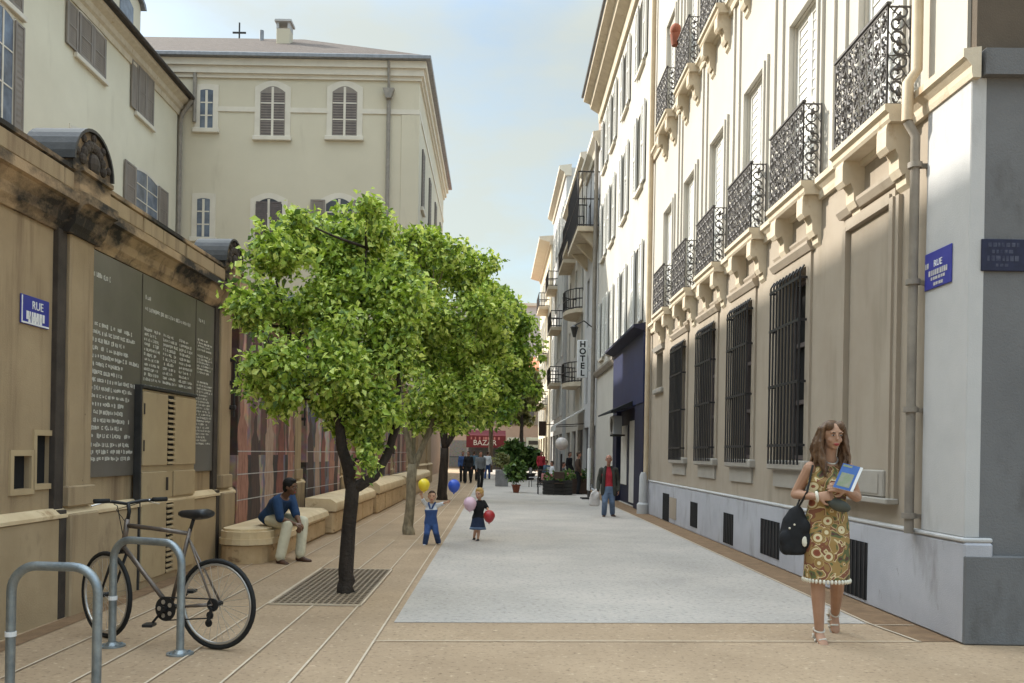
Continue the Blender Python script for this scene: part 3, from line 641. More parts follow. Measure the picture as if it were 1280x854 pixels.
# ============================================================ further right-hand houses
def house(name,label,x,y0,y1,zt,m,storeys,wins,cornice=.5,shop='far_shop',sm='shutter_white',ground=3.3,shut=True,roof=None,wd=.5):
    t=thing(name,label,'building',(x,y0,0))
    hol=[]; zs=[ground+.6+(zt-ground-1.0)*i/storeys for i in range(storeys)]; wh=(zt-ground-1)/storeys*.62
    cs=[y0+(y1-y0)*(i+.5)/wins for i in range(wins)]
    for z in zs:
        for c in cs: hol.append((c-wd,c+wd,z,z+wh))
    ds=[(c-min(1.3,(y1-y0)/wins*.4),c+min(1.3,(y1-y0)/wins*.4),.05,ground-.5) for c in cs]
    b=MB(); T=MB(); wall_holes(T,x,.25,y0,y1,0,zt,hol+ds); T.box(x+.26,x+9,y0+.02,y1-.02,0,zt-.02)
    T.add([(x,y0,0),(x+9,y0,0),(x+9,y0,zt),(x,y0,zt),(x,y1,0),(x+9,y1,0),(x+9,y1,zt),(x,y1,zt)],[(0,1,2,3),(4,5,6,7),(3,2,6,7)])
    T.build('wall',M[m],t)
    for (a,b_,c,d) in hol:
        g=MB(); g.box(x+.18,x+.22,a,b_,c,d); g_=g.build('window',M['pane'],t)
        if shut:
            s_=MB(); shutter(s_,a-wd,a-.01,c,d,x-.07,x-.02,12); shutter(s_,b_+.01,b_+wd,c,d,x-.07,x-.02,12); s_.build('shutter',M[sm],g_)
    for (a,b_,c,d) in ds:
        g=MB(); g.box(x+.15,x+.2,a,b_,c,d); g.build('shop_window',M[shop],t)
    cn=MB(); cn.prism([(x,zt-.5),(x-.1,zt-.5),(x-.15,zt-.3),(x-cornice,zt-.1),(x-cornice,zt+.1),(x+.3,zt+.2),(x+.3,zt-.5)],'y',y0-.08,y1+.08); cn.build('cornice',M['trim'],t)
    return t
h3=house('hotel_building','narrow grey building carrying the vertical hotel sign',4.25,36.95,42.4,15.0,'grey_render',3,2,.35,shut=False)
hs=thing('hotel_sign','white vertical hotel sign with dark letters sticking out from a grey building','sign',(3.7,38.6,5.2))
p=MB(); p.bbox(3.56,4.02,38.55,38.7,4.9,6.55,.02); p.box(4.02,4.24,38.58,38.66,5.2,5.26); p.box(4.02,4.24,38.58,38.66,6.2,6.26); p.build('panel',M['white_paint'],hs)
for i,ch in enumerate('HOTEL'): text(ch,.36,(3.79,38.545,6.36-.315*i),ROT_F,M['black'],hs,bold=.012)
h4=house('balcony_house','pale town house with rounded balconies and one long dark balcony near its roof',4.3,42.45,53.5,16.0,'white_wall2',4,3,.4,shut=False)
def simple_balcony(par,x,y0,y1,z,proj,h,m='iron',rounded=False):
    s_=MB()
    if rounded:
        pts=[(x,y0)]+[(x-proj*math.sin(PI*i/8),y0+(y1-y0)*(.5-.5*math.cos(PI*i/8))) for i in range(1,8)]+[(x,y1)]
    else: pts=[(x,y0),(x-proj,y0),(x-proj,y1),(x,y1)]
    s_.prism(pts,'z',z-.2,z); b_=s_.build('balcony',M['stone_trim'],par)
    r_=MB()
    for zz in (z+.05,z+h*.5,z+h): r_.tube([(p[0],p[1],zz) for p in pts],.03,6)
    for (p,q) in zip(pts,pts[1:]):
        d_=math.hypot(q[0]-p[0],q[1]-p[1]); n_=max(2,int(d_/.16))
        for i in range(n_): 
            t_=i/n_; xx,yy=p[0]+(q[0]-p[0])*t_,p[1]+(q[1]-p[1])*t_
            r_.tube([(xx,yy,z),(xx,yy,z+h)],.018,5)
    r_.build('railing',M[m],b_); return b_
simple_balcony(h4,4.3,44.2,47.6,5.2,.85,1.0,rounded=True); simple_balcony(h4,4.3,44.2,47.6,8.9,.85,1.0,rounded=True)
b_=simple_balcony(h3,4.25,37.2,42.2,11.2,.9,2.3)
k=MB(); k.box(3.37,3.395,37.25,42.15,11.25,13.2); k.build('screen',M['navy_dark'],b_)
k=MB()
for yy in (37.6,39.6,41.7): k.mark().prism([(4.25,10.99),(3.5,10.99),(4.25,10.2)],'y',yy-.12,yy+.12)
k.build('console',M['stone_trim'],b_)
k=MB(); k.tube([(4.1,37.1,.3),(4.1,37.1,15)],.09,8); k.build('drainpipe',M['pipe'],h3,smooth=True)
ch=MB(); ch.box(4.6,6.2,38,41,15.0,17.2); c_=ch.build('chimney',M['pink_wall'],h3)
ch=MB()
for i in range(4): ch.mark().tube([(4.8+i*.36,38.3,17.2),(4.8+i*.36,38.3,17.75)],.12,8)
ch.build('chimney_pot',M['terracotta'],c_)
h5=house('old_town_house','grey stone town house with tall shutters beyond the rounded balconies',4.1,53.6,65.0,19.0,'grey_render',4,4,.45)
h6=house('cream_town_house','cream town house with deep eaves at the far end of the right row',3.95,65.1,80,17.5,'cream2',4,4,.9)
simple_balcony(h5,4.1,55,58,9.5,.7,1.0); simple_balcony(h5,4.1,55,58,6.0,.7,1.0); simple_balcony(h5,4.1,59,62,12.8,.7,1.0); simple_balcony(h4,4.3,48.5,52,12.3,.7,1.0); simple_balcony(h4,4.3,44.2,47.6,12.3,.8,1.2); simple_balcony(h6,3.95,66,69.5,9.0,.8,1.0); simple_balcony(h6,3.95,66,69.5,12.6,.8,1.0); simple_balcony(h6,3.95,66,69.5,5.2,.8,1.0)
# awning on poles, lamp globe
aw=thing('shop_awning','pale sloping fabric awning over the shop beyond the hotel sign','awning',(4.2,43,2.6))
k=MB(); k.prism([(4.25,3.75),(2.9,2.95),(2.9,2.9),(4.25,3.68)],'y',41.8,45.4); k.build('canvas',M['awning_pale'],aw)
k=MB(); k.prism([(2.9,2.9),(2.88,2.9),(2.88,2.66),(2.9,2.66)],'y',41.8,45.4); k.build('valance',M['awning_pale'],aw)
k=MB(); k.mark().tube([(4.25,41.9,3.0),(2.95,41.9,2.92)],.02,6); k.mark().tube([(4.25,45.3,3.0),(2.95,45.3,2.92)],.02,6); k.build('arm',M['iron'],aw)
lp=D(702,555,36); lpb=GP(702,608); lpb=V((lp.x,36,0))
lm=thing('globe_lamp','round frosted globe lamp on a slim dark post by the cafe','street lamp',lpb)
k=MB(); k.lathe(lpb,[(.12,0),(.12,.06),(.05,.1),(.04,1.55)]); k.build('post',M['iron'],lm,smooth=True)
k=MB(); k.ell(lp,.27,.27,.27); k.build('globe',M['globe'],lm,smooth='all')
bx=thing('projecting_sign','dark brown box sign hanging from the cream house','sign',(2.9,60,3))
k=MB(); k.bbox(3.0,3.5,60,60.2,2.75,3.75,.02); k.build('panel',M['wood_dark'],bx)
k=MB(); k.box(3.5,4.1,60.05,60.15,3.5,3.56); k.build('arm',M['iron'],bx)
# ============================================================ courtyard wall along the left pavement
LX=lambda y:-4.096+.0191*y
def left_root(name,label,cat,y,group=None): return thing(name,label,cat,(LX(y),y,0),-.0191,off=(0,y,0),group=group)
CW=left_root('courtyard_wall','long ochre stone courtyard wall with sooty coping and rounded crest ornaments','wall',10)
PIL=[3.75,7.98,12.14,16.4,20.7,25.0,29.3,33.6,37.9,42.2]
Y0,Y1=2.0,44.9
wb=MB()
nich=[]
for (xa,ya,xb,yb) in ((8,570,30,612),(36,545,55,605)):
    p=WX(xa,yb,-4.0); q=WX(xb,ya,-4.0); nich.append((p[0],q[0],p[1],q[1]))
wall_holes(wb,0,-.05,Y0,Y1,.9,3.5,nich); wb.box(-.6,-.34,Y0,Y1,0,3.5); wb.build('wall_face',M['ochre'],CW)
for i,(a,b,c,d) in enumerate(nich):
    k=MB(); k.box(-.07,-.045,a-.05,b+.05,c-.05,d+.05); nn=k.build('niche',M['void'],CW)
    k=MB()
    for (p,q,r_,s_) in ((a-.05,a-.002,c-.05,d+.05),(b+.002,b+.05,c-.05,d+.05),(a-.002,b+.002,d+.002,d+.05),(a-.002,b+.002,c-.05,c-.002)): k.box(-.02,.02,p,q,r_,s_)
    k.build('frame',M['cabinet'],nn)
pb=MB(); pb.bbox(-.02,.09,Y0,Y1,-.05,.90,.015); pb.build('plinth',M['ochre_light'],CW)
pb=MB(); pb.prism([(-.02,.9),(.105,.9),(.105,.93),(.04,.985),(-.02,.985)],'y',Y0,Y1); pb.build('plinth_ledge',M['sandstone_top'],CW)
for y in PIL:
    k=MB(); k.bbox(-.02,.075,y,y+.45,.986,3.5,.012); k.bbox(.0,.14,y-.03,y+.5,-.05,.93,.015); k.bbox(0,.11,y-.02,y+.48,.99,1.18,.012); k.build('pilaster',M['ochre'],CW)
for y in (7.97,12.13,16.39,20.69):
    k=MB(); k.bbox(-.01,.05,y-.16,y-.01,.0,3.48,.005); k.bbox(.02,.10,y-.15,y-.035,.0,.97,.005); k.build('stripe',M['dark_stone'],CW)  # plain dark upright strip standing proud beside each pilaster
prof=[(-.6,3.46),(.03,3.46),(.05,3.50),(.08,3.54),(.10,3.62),(.16,3.70),(.20,3.715),(.20,3.80),(.15,3.82),(.12,3.83),(.12,4.0),(.15,4.01),(.15,4.05),(-.3,4.09),(-.6,4.05)]
k=MB(); k.prism(prof,'y',Y0,Y1); 
for y in PIL: k.prism([(a+.075 if a>0 else a,b+(.004 if b<4 else .006)) for a,b in prof],'y',y-.1,y+.5)
k.build('coping',M['coping'],CW)
# blocks on the frieze
k=MB(); rd=random.Random(5); y=Y0+.1
while y<Y1:
    l=rd.uniform(.5,1.1); k.bbox(.11,.142,y,y+l,3.835,3.995,.01); y+=l+rd.uniform(.01,.05)
k.build('frieze_blocks',M['ochre'],CW)
# rounded crest ornaments
def crest(y):
    k=MB(); c=y+.2; r_=.36
    pts=[(c-r_,4.02)]+[(c-r_*math.cos(PI*i/16),4.1+r_*.95*math.sin(PI*i/16)) for i in range(17)]+[(c+r_,4.02)]
    k.prism(pts,'x',-.26,.16); o=k.build('crest_ornament',M['coping'],CW)
    k=MB(); out=[(c-(r_+.03)*math.cos(PI*i/16),4.1+(r_*.95+.03)*math.sin(PI*i/16)) for i in range(17)]
    inn=[(c-(r_+.003)*math.cos(PI*i/16),4.1+(r_*.95+.003)*math.sin(PI*i/16)) for i in range(16,-1,-1)]
    k.prism(out+inn,'x',-.29,.19); k.build('zinc_cover',M['zinc'],o)
    k=MB()
    for i in range(9):
        a=PI*(i+.5)/9; k.ell((.165,c-.2*math.cos(a),4.12+.2*math.sin(a)),.03,.055,.055,seg=8,rings=5)
    k.ell((.17,c,4.15),.05,.09,.11,seg=10,rings=6)
    for i in range(5):
        a=PI*(i+.5)/5; k.ell((.165,c-.32*math.cos(a),4.1+.3*math.sin(a)),.025,.04,.04,seg=8,rings=5)
    k.build('carving',M['dark_stone'],o)
for y in PIL[1:6]: crest(y)
# iron rods
for y in (12.55,16.85,21.2):
    k=MB(); k.tube([(.13,y,2.0),(.13,y,2.85)],.018,8)
    for z in (2.1,2.45,2.78): k.bbox(.06,.16,y-.03,y+.03,z,z+.06,.01)
    k.build('iron_rod',M['iron'],CW)
# street plate
sg=left_root('street_sign','blue and white enamel street name plate beside the dark groove of the courtyard wall','street sign',7.3)
p_=WX(28,390,-3.93); q_=WX(62,390,-3.93); zt=WX(45,372,-3.93)[1]; zb=WX(45,408,-3.93)[1]
ya,yb=p_[0],q_[0]
k=MB(); k.bbox(.003,.016,ya,yb,zb,zt,.004); k.build('plate',M['blue_enamel'],sg)
text('RUE',.1,(.018,(ya+yb)/2+.03,zt-.075),ROT_L,M['white_paint'],sg)
k=MB(); h_=zt-zb; plate_marks(k,[(.12,.07),(.2,.06)],ya+.03,yb-.02,zb+.03,zt-.15,.017,1,22)
k.build('lettering',M['white_paint'],sg)
k=MB(); k.prism([(ya+.006,zb+.006),(yb-.006,zb+.006),(yb-.006,zb+.02),(ya+.02,zb+.02),(ya+.02,zt-.01),(ya+.006,zt-.01)],'x',.0165,.019); k.build('border',M['white_paint'],sg)
# writing board
bd=left_root('writing_board','large black board covered with rows of white handwriting, on the courtyard wall','board',10.2)
k=MB(); k.bbox(.004,.03,8.44,11.97,1.24,3.45,.004); k.build('panel',M['board'],bd)
k=MB()
for y in (9.63,11.27): k.box(.0302,.034,y-.006,y+.006,1.26,3.44)
k.build('joint',M['dark_stone'],bd)
k=MB(); rd=random.Random(11)
def lines(ya,yb,zt,zb,step,h,fill=.8,gap=.0):
    z=zt
    while z>zb:
        if rd.random()<.96:
            L_=(yb-ya)*rd.uniform(.62,1)*1.0; y=ya+rd.uniform(0,.02)
            while y<ya+L_:
                wd_=rd.uniform(.012,.03); hh=h*rd.uniform(.55,1.15); zz=z+rd.uniform(-.004,.004)
                if rd.random()<fill:
                    k.box(.0305,.0325,y,y+wd_,zz-hh*.5,zz-hh*.5+h*.24); 
                    k.box(.0305,.0325,y,y+.007,zz-hh*.5,zz+hh*.5)
                    if rd.random()<.6: k.box(.0305,.0325,y+wd_-.007,y+wd_,zz-hh*.4,zz+hh*.35)
                    if rd.random()<.5: k.box(.0305,.0325,y,y+wd_,zz+hh*.28,zz+hh*.28+h*.2)
                y+=wd_+rd.choice((.008,.009,.012,.035))
        z-=step
lines(8.47,8.95,3.22,3.18,.2,.05,.95); lines(8.47,9.45,2.98,2.93,.2,.05,.95); lines(8.47,9.56,2.74,1.62,.078,.042,.93)
lines(8.47,9.45,1.56,1.40,.07,.042,.93)
lines(9.7,9.95,3.2,3.15,.2,.05); lines(9.7,11.2,3.08,3.03,.2,.045,.95)
for a in (9.7,10.22,10.72): lines(a,a+.44,2.85,2.28,.055,.034,.93)
lines(9.7,11.15,2.22,2.15,.05,.03,.9); lines(11.35,11.6,3.2,3.15,.2,.045)
lines(11.33,11.92,2.95,2.5,.042,.028,.95); lines(11.33,11.92,2.4,1.6,.042,.026,.95)
k.build('lettering',M['chalk'],bd)
# ochre utility cabinet set against the wall
cb=left_root('utility_cabinet','tall ochre metal cabinet with louvred centre strips standing against the black board','cabinet',10.3)
ca,cbY=9.50,11.14
k=MB(); k.bbox(.03,.085,ca,cbY,.0,2.18,.008); body=k.build('body',M['cabinet'],cb)
k=MB(); k.bbox(.03,.11,ca-.03,ca-.002,0,2.22,.006); k.bbox(.03,.115,ca,cbY,2.184,2.22,.006); k.build('frame',M['zinc'],cb)
mid=(ca+cbY)/2
for (z0,z1) in ((1.34,2.15),(.97,1.27),(.08,.92)):
    for (p,q) in ((ca+.03,mid-.11),(mid+.11,cbY-.02)):
        k=MB(); k.bbox(.086,.108,p,q,z0,z1,.006); dd=k.build('door',M['cabinet'],cb)
    k=MB(); k.box(.086,.092,mid-.10,mid+.10,z0,z1); lo=k.build('louvre_backing',M['void'] if z0!=.97 else M['cabinet'],cb)
    if z0!=.97:
        k=MB(); n_=int((z1-z0)/.062)
        for i in range(n_):
            z=z0+.01+(z1-z0-.02)*i/n_; k.prism([(.093,z+.012),(.118,z),(.118,z+.022),(.093,z+.034)],'y',mid-.098,mid+.098)
        k.build('louvres',M['cabinet'],cb)
k=MB(); k.mark().box(.109,.12,ca+.035,ca+.05,1.5,1.62); k.mark().box(.109,.12,ca+.035,ca+.05,1.9,2.02); k.build('hinge',M['dark_stone'],cb)
k=MB(); k.box(.109,.13,mid-.14,mid-.12,1.05,1.2); k.build('handle',M['dark_stone'],cb)
# painted murals in the next bays
for q_,(c1_,c2_) in enumerate((((.42,.22,.16),(.2,.09,.07)),((.10,.065,.055),(.05,.035,.035)),((.45,.33,.26),(.27,.17,.13)),((.26,.10,.075),(.12,.05,.045)))): M['mural_fig%d'%q_]=mat('mural_figure_paint',c1_,c2_,7,.75,stretch=(1,2.2,.6))
mur=[(12.78,16.2,'mural_a','mural of pink and brown upright figures above the seated man'),
     (17.1,20.5,'mural_b','mauve and blue mural panel behind the nearest tree trunk'),
     (21.4,24.8,'mural_c','brown and mauve mural panel between the two nearest tree trunks'),
     (25.7,29.1,'mural_b','third mauve mural panel farther along the wall past the pale trunk'),
     (30.0,33.4,'mural_a','farthest pink mural panel at the distant end of the courtyard wall')]
for i,(a,b,mm,lab) in enumerate(mur):
    t=left_root('wall_mural',lab,'mural',(a+b)/2,group='murals painted on the courtyard wall')
    k=MB(); k.bbox(.092,.115,a+.02,b-.02,.06,3.38,.004); k.box(-.01,.0915,a+.03,b-.03,.99,3.37); k.build('panel',M[mm],t)
    rd=random.Random(100+i); nf=5
    for q in range(nf):
        y=a+(b-a)*(q+.5)/nf+rd.uniform(-.12,.12); hh=rd.uniform(1.75,2.35); wd=rd.uniform(.16,.24); z0=.35
        out=[]
        for s_ in range(13):
            f=s_/12; ww=wd*(1.25-.35*f if f<.62 else 1.03 if f<.80 else .34 if f<.85 else .42*math.sin(PI*min(1,(f-.845)/.155)) ); out.append((y+ww*rd.uniform(.85,1.15)+.05*math.sin(f*5+q),z0+hh*f,y-ww*rd.uniform(.85,1.15)+.05*math.sin(f*5+q)))
        poly=[(r_[0],r_[1]) for r_ in out]+[(r_[2],r_[1]) for r_ in out[::-1]]
        k=MB(); k.prism(poly,'x',.114,.1165+.0003*q); k.build('painted_figure',M['mural_fig%d'%((q+i)%4)],t)
    k=MB()
    for z in (.78,1.16,1.5): k.box(.1185,.1205,a+.02,b-.02,z,z+.014)
    k.build('grid_line',M['faded_white'],t)
# ============================================================ tall cream building behind the courtyard (left)
XL=-16.4
LB=thing('cream_building','tall plain cream building with louvred shutters, dormer and dark eaves behind the wall','building',(XL,30,0))
LE=44.7; ZE=19.2
wins=[]
def lwin(x0,yt,x1,yb_):
    # pixel box of the opening incl. sill
    xm=(x0+x1)/2; a=WX(x0,(yt+yb_)/2,XL)[0]; b=WX(x1,(yt+yb_)/2,XL)[0]; zt_=WX(xm,yt,XL)[1]; zb_=WX(xm,yb_,XL)[1]
    return (a,b,zb_,zt_)
k=MB(); k.box(XL-9,XL,4,LE,0,ZE); k.build('wall',M['cream'],LB)
defs=[((-12,8,15,150),1.2,'o'),((95,28,130,84),1,'c'),((170,88,190,150),1,'c'),((88,165,112,225),1,'h'),((168,218,196,276),1,'o'),((-6,-60,26,4),1,'c')]
for (px,_,st) in defs:
    a,b,zb_,zt_=lwin(*px); m_=(a+b)/2; hw=(b-a)/2
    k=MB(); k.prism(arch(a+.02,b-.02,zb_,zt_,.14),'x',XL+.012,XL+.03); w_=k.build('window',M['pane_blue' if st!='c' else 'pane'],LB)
    k=MB()
    e=.14
    k.prism([(a-e,zb_),(a,zb_),(a,zt_-.1),(a-e,zt_+.02)],'x',XL,XL+.04); k.prism([(b,zb_),(b+e,zb_),(b+e,zt_+.02),(b,zt_-.1)],'x',XL,XL+.04)
    o_=arch(a,b,zb_,zt_,.14)[2:]; top=[(y,z+.12) for y,z in o_][::-1]; k.prism(o_+top,'x',XL,XL+.038); 
    k.build('surround',M['trim'],w_)
    k=MB(); k.bbox(XL,XL+.16,a-.2,b+.2,zb_-.2,zb_-.004,.02); k.build('sill',M['trim'],w_)
    k=MB()
    if st=='c': shutter(k,a+.03,m_-.01,zb_+.02,zt_-.12,XL+.06,XL+.13,16); shutter(k,m_+.01,b-.03,zb_+.02,zt_-.12,XL+.06,XL+.13,16); shutter(k,a-hw*.75,a-.03,zb_+.02,zt_-.1,XL+.05,XL+.11,16)
    elif st=='h': shutter(k,a+.03,m_-.01,zb_+.02,zt_-.12,XL+.06,XL+.13,16); shutter(k,b+.02,b+hw,zb_+.02,zt_-.1,XL+.06,XL+.12,16)
    else: shutter(k,a-hw*.95,a-.03,zb_+.02,zt_-.1,XL+.05,XL+.11,16); shutter(k,b+.03,b+hw*.95,zb_+.02,zt_-.1,XL+.05,XL+.11,16)
    k.build('shutter',M['shutter'],w_)
    k=MB(); k.box(XL+.035,XL+.055,m_-.04,m_+.04,zb_+.01,zt_-.03); 
    for q in (.33,.66): k.box(XL+.035,XL+.05,a+.03,b-.03,zb_+(zt_-zb_)*q,zb_+(zt_-zb_)*q+.05)
    k.build('frame',M['trim'],w_)
k=MB(); z=ZE; k.prism([(XL,z-.75),(XL+.08,z-.75),(XL+.1,z-.5),(XL+.22,z-.42),(XL+.25,z-.2),(XL+.5,z-.08),(XL+.55,z+.05),(XL,z+.1)],'y',4,LE+.15); k.build('cornice',M['stone_trim'],LB)
k=MB(); k.prism([(XL+.7,z+.06),(XL+.72,z+.2),(XL-.2,z+.42),(XL-5,z+2.6),(XL-5,z+.1)],'y',3.8,LE+.3); rf=k.build('roof',M['zinc'],LB)
k=MB(); k.tube([(XL+.74,3.8,z+.12),(XL+.74,LE+.35,z+.12)],.11,8); k.build('gutter',M['dark_stone'],LB)
k=MB(); k.tube([(XL+.7,LE+.1,z+.05),(XL+.2,LE+.1,z-.7),(XL+.12,LE+.1,z-1.2),(XL+.12,LE+.1,0)],.11,8); k.build('drainpipe',M['pipe'],LB,smooth=True)
# dormer
k=MB(); dy0,dy1=38.2,41.4; dx=XL-.6
pts=[(dy0,z+.2),(dy1,z+.2),(dy1,z+2.9)]+[((dy0+dy1)/2+(dy1-dy0)/2*math.cos(PI*i/8),z+2.9+.5*math.sin(PI*i/8)) for i in range(1,8)]+[(dy0,z+2.9)]
k.prism(pts,'x',dx-4,dx); dm=k.build('dormer',M['cream2'],LB)
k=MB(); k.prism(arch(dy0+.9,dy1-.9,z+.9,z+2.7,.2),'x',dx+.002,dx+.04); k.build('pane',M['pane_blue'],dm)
k=MB(); pts2=[((dy0+dy1)/2+((dy1-dy0)/2+.25)*math.cos(PI*i/8),z+2.95+.6*math.sin(PI*i/8)) for i in range(9)]; pts3=[((dy0+dy1)/2+((dy1-dy0)/2+.02)*math.cos(PI*i/8),z+2.92+.5*math.sin(PI*i/8)) for i in range(8,-1,-1)]
k.prism(pts2+pts3,'x',dx-4,dx+.2); k.build('roof',M['zinc_light'],dm)
# ============================================================ back building facing the viewer
BY=45.0
BB=thing('corner_house','big beige house with arched shutters, tiled roof and chimney facing down the street','building',(-10,BY,0))
xr=-4.15; zt=21.35
k=MB(); k.box(-24,xr,BY,66,0,zt); k.build('wall',M['cream2'],BB)
def P45(px,py): p=D(px,py,BY); return p.x,p.z
def bwin(x0,yt,x1,yb_,st,rise):
    a,zt_=P45(x0,yt); b,zb_=P45(x1,yb_)
    k=MB(); e=.28
    outer=arch(a-e,b+e,zb_-.0,zt_+e,rise*1.1); k.prism(outer,'y',BY-.045,BY); w_=k.build('window',M['trim'],BB)
    k=MB(); k.prism(arch(a,b,zb_+.02,zt_,rise),'y',BY-.055,BY-.046); k.build('pane',M['pane_blue' if st=='g' else 'shutter' if st=='c' else 'pane'],w_)
    k=MB(); k.bbox(a-.36,b+.36,BY-.18,BY,zb_-.24,zb_-.004,.03); k.build('sill',M['trim'],w_)
    m_=(a+b)/2; k=MB()
    if st=='c':
        for i in range(16): k.box(a+.05,b-.05,BY-.068,BY-.0565,zb_+.1+(zt_-zb_-.4)*i/16,zb_+.17+(zt_-zb_-.4)*i/16)
        k.build('louvres',M['shutter_dark'],w_)
    elif st=='d':
        shutter_y(k,a+.03,m_-.08,zb_+.04,zt_-rise*.6,BY-.11,BY-.06,20); shutter_y(k,m_+.08,b-.03,zb_+.04,zt_-rise*.6,BY-.11,BY-.06,20); k.build('shutter',M['shutter_dark'],w_)
    elif st=='o':
        hw=(b-a)*.55; shutter_y(k,a-hw-.05,a-.05,zb_+.04,zt_-.1,BY-.12,BY-.06,20); shutter_y(k,b+.05,b+hw+.05,zb_+.04,zt_-.1,BY-.12,BY-.06,20); k.build('shutter',M['shutter'],w_)
    k=MB(); k.box(m_-.06,m_+.06,BY-.075,BY-.056,zb_+.03,zt_-.05)
    for q in (.33,.66): k.box(a+.02,b-.02,BY-.07,BY-.0565,zb_+(zt_-zb_)*q-.03,zb_+(zt_-zb_)*q+.03)
    k.build('frame',M['trim'],w_)
for d_ in ((251,112,266,161,'g',.05),(326,108,356,171,'c',.3),(416,108,446,171,'c',.3),(247,248,262,297,'g',.05),(320,248,352,305,'d',.3),(408,248,440,300,'o',.3),(320,395,352,450,'d',.3),(408,395,440,450,'d',.3)): bwin(*d_)
# stepped cornice and roof
k=MB(); k.box(-24,xr+.05,BY-.05,66,zt-2.6,zt-2.35); k.box(-24,xr+.10,BY-.1,66.1,zt-.9,zt-.7); k.box(-24,xr+.35,BY-.35,66.3,zt-.35,zt); k.box(-24,xr+.22,BY-.22,66.2,zt-.7,zt-.35); k.build('cornice',M['trim'],BB)
k=MB(); k.bbox(-24,xr+.6,BY-.6,66.6,zt+.004,zt+.22,.03); k.build('gutter',M['zinc_light'],BB)
rz=zt+.22
k=MB(); xa,xb,ya,yb=-24,xr+.5,BY-.5,66.5; rr=4.2
k.add([(xa,ya,rz),(xb,ya,rz),(xb,yb,rz),(xa,yb,rz),(xa,52,rz+rr),(xb-8,52,rz+rr)],[(0,1,5,4),(1,2,5),(2,3,4,5),(0,4,3),(0,3,2,1)]); k.build('roof',M['tiles'],BB)
cx,cz_=P45(345,50); sc_=1.1
k=MB(); k.bbox(-12.65,-11.9,49.4,50.2,rz+1.6,rz+3.6,.02); c_=k.build('chimney',M['cream2'],BB)
k=MB(); k.bbox(-12.75,-11.8,49.3,50.3,rz+3.95,rz+4.1,.02)
for (a,b) in ((-12.65,-12.52),(-12.03,-11.9)): k.box(a,b,49.4,50.2,rz+3.605,rz+3.95)
k.build('chimney_cap',M['grey_render'],c_)
k=MB(); k.tube([(-15.8,53,rz+3.4),(-15.8,53,rz+5.6)],.05,8); k.box(-16.2,-15.4,52.97,53.03,rz+4.95,rz+5.05); k.ell((-15.8,53,rz+4.5),.1,.1,.18,seg=8,rings=5); k.build('roof_cross',M['zinc'],BB)
k=MB(); k.tube([(-12.3-1.6,51,rz+2.5),(-13.9,51,rz+4.2)],.12,8); k.build('vent_pipe',M['zinc_light'],BB)
px_,pz_=P45(487,95)
k=MB(); k.tube([(px_,BY-.14,0),(px_,BY-.14,zt-1.5)],.10,8); k.prism([(px_-.12,zt-1.9),(px_+.12,zt-1.9),(px_+.3,zt-1.4),(px_-.3,zt-1.4)],'y',BY-.42,BY-.08); k.tube([(px_,BY-.2,zt-1.4),(px_,BY-.4,zt)],.07,8); k.build('drainpipe',M['pipe'],BB)
k=MB(); k.tube([(-15.6,BY-.12,zt-3.2),(-15.6,BY-.12,zt-.7)],.1,8); k.build('drainpipe',M['pipe'],BB)
k=MB(); k.bbox(xr-.9,xr+.04,BY-.04,BY+.9,0,zt-2.61,.02); k.build('corner_pilaster',M['cream2'],BB)
# side windows toward the street
for y in (47.6,52.5,57.5,62.5):
    for (z0,z1) in ((14.6,17.7),(10.2,13.0),(5.6,8.6)):
        k=MB(); k.box(xr+.002,xr+.03,y-.6,y+.6,z0,z1); w_=k.build('window',M['pane'],BB)
        k=MB(); shutter(k,y-.58,y-.01,z0,z1,xr+.035,xr+.09,16); shutter(k,y+.01,y+.58,z0,z1,xr+.035,xr+.09,16); k.build('shutter',M['shutter'],w_)
        k=MB(); k.bbox(xr,xr+.15,y-.75,y+.75,z0-.2,z0-.004,.02); k.build('sill',M['trim'],w_)
k=MB(); k.box(xr+.042,xr+.08,45.95,66,0,3.4); k.build('base_course',M['pink_wall'],BB)
# ============================================================ end of the street
EB=thing('end_building','low pinkish building closing the street with an orange tiled roof','building',(0,86,0))
k=MB(); k.box(-30,22,86,98,0,9.6); k.build('wall',M['pink_wall'],EB)
k=MB(); k.prism([(85.4,9.6),(85.4,9.75),(92,11.6),(98.5,9.75),(98.5,9.6)],'x',-30.3,22.3); k.build('roof',M['orange_tiles'],EB)
for i in range(12):
    x=-14+i*2.1
    for z in (4.3,7.0):
        k=MB(); k.box(x,x+1,85.96,86,z,z+1.7); w_=k.build('window',M['pane'],EB)
        k=MB(); shutter_y(k,x-.5,x-.02,z,z+1.7,85.92,85.97,8); shutter_y(k,x+1.02,x+1.5,z,z+1.7,85.92,85.97,8); k.build('shutter',M['shutter'],w_)
for i in range(8):
    x=-14+i*3.2; k=MB(); k.box(x,x+2.6,85.9,86,.1,2.7); k.build('shop_window',M['far_shop'],EB)
FB=thing('grey_block','plain pale grey apartment block rising behind the orange roof','building',(4,130,0))
k=MB(); k.box(-12,30,130,150,0,23.3); k.build('wall',M['grey_far'],FB)
k=MB(); k.box(-12.3,30.3,129.7,150.3,23.3,23.7); k.build('parapet',M['trim'],FB)
k=MB(); k.tube([(7.3,131,23.7),(7.3,131,24.6)],.35,8); k.build('chimney',M['zinc'],FB)
k=MB(); k.box(5.1,5.5,129.9,130,18.6,19.3); k.build('window',M['pane'],FB)
az=thing('red_awning','dark red shop awning lettered BAZAR across the end of the street','awning',(-1,80,2.6))
p=D(583,544,80); q=D(632,560,80)
k=MB()
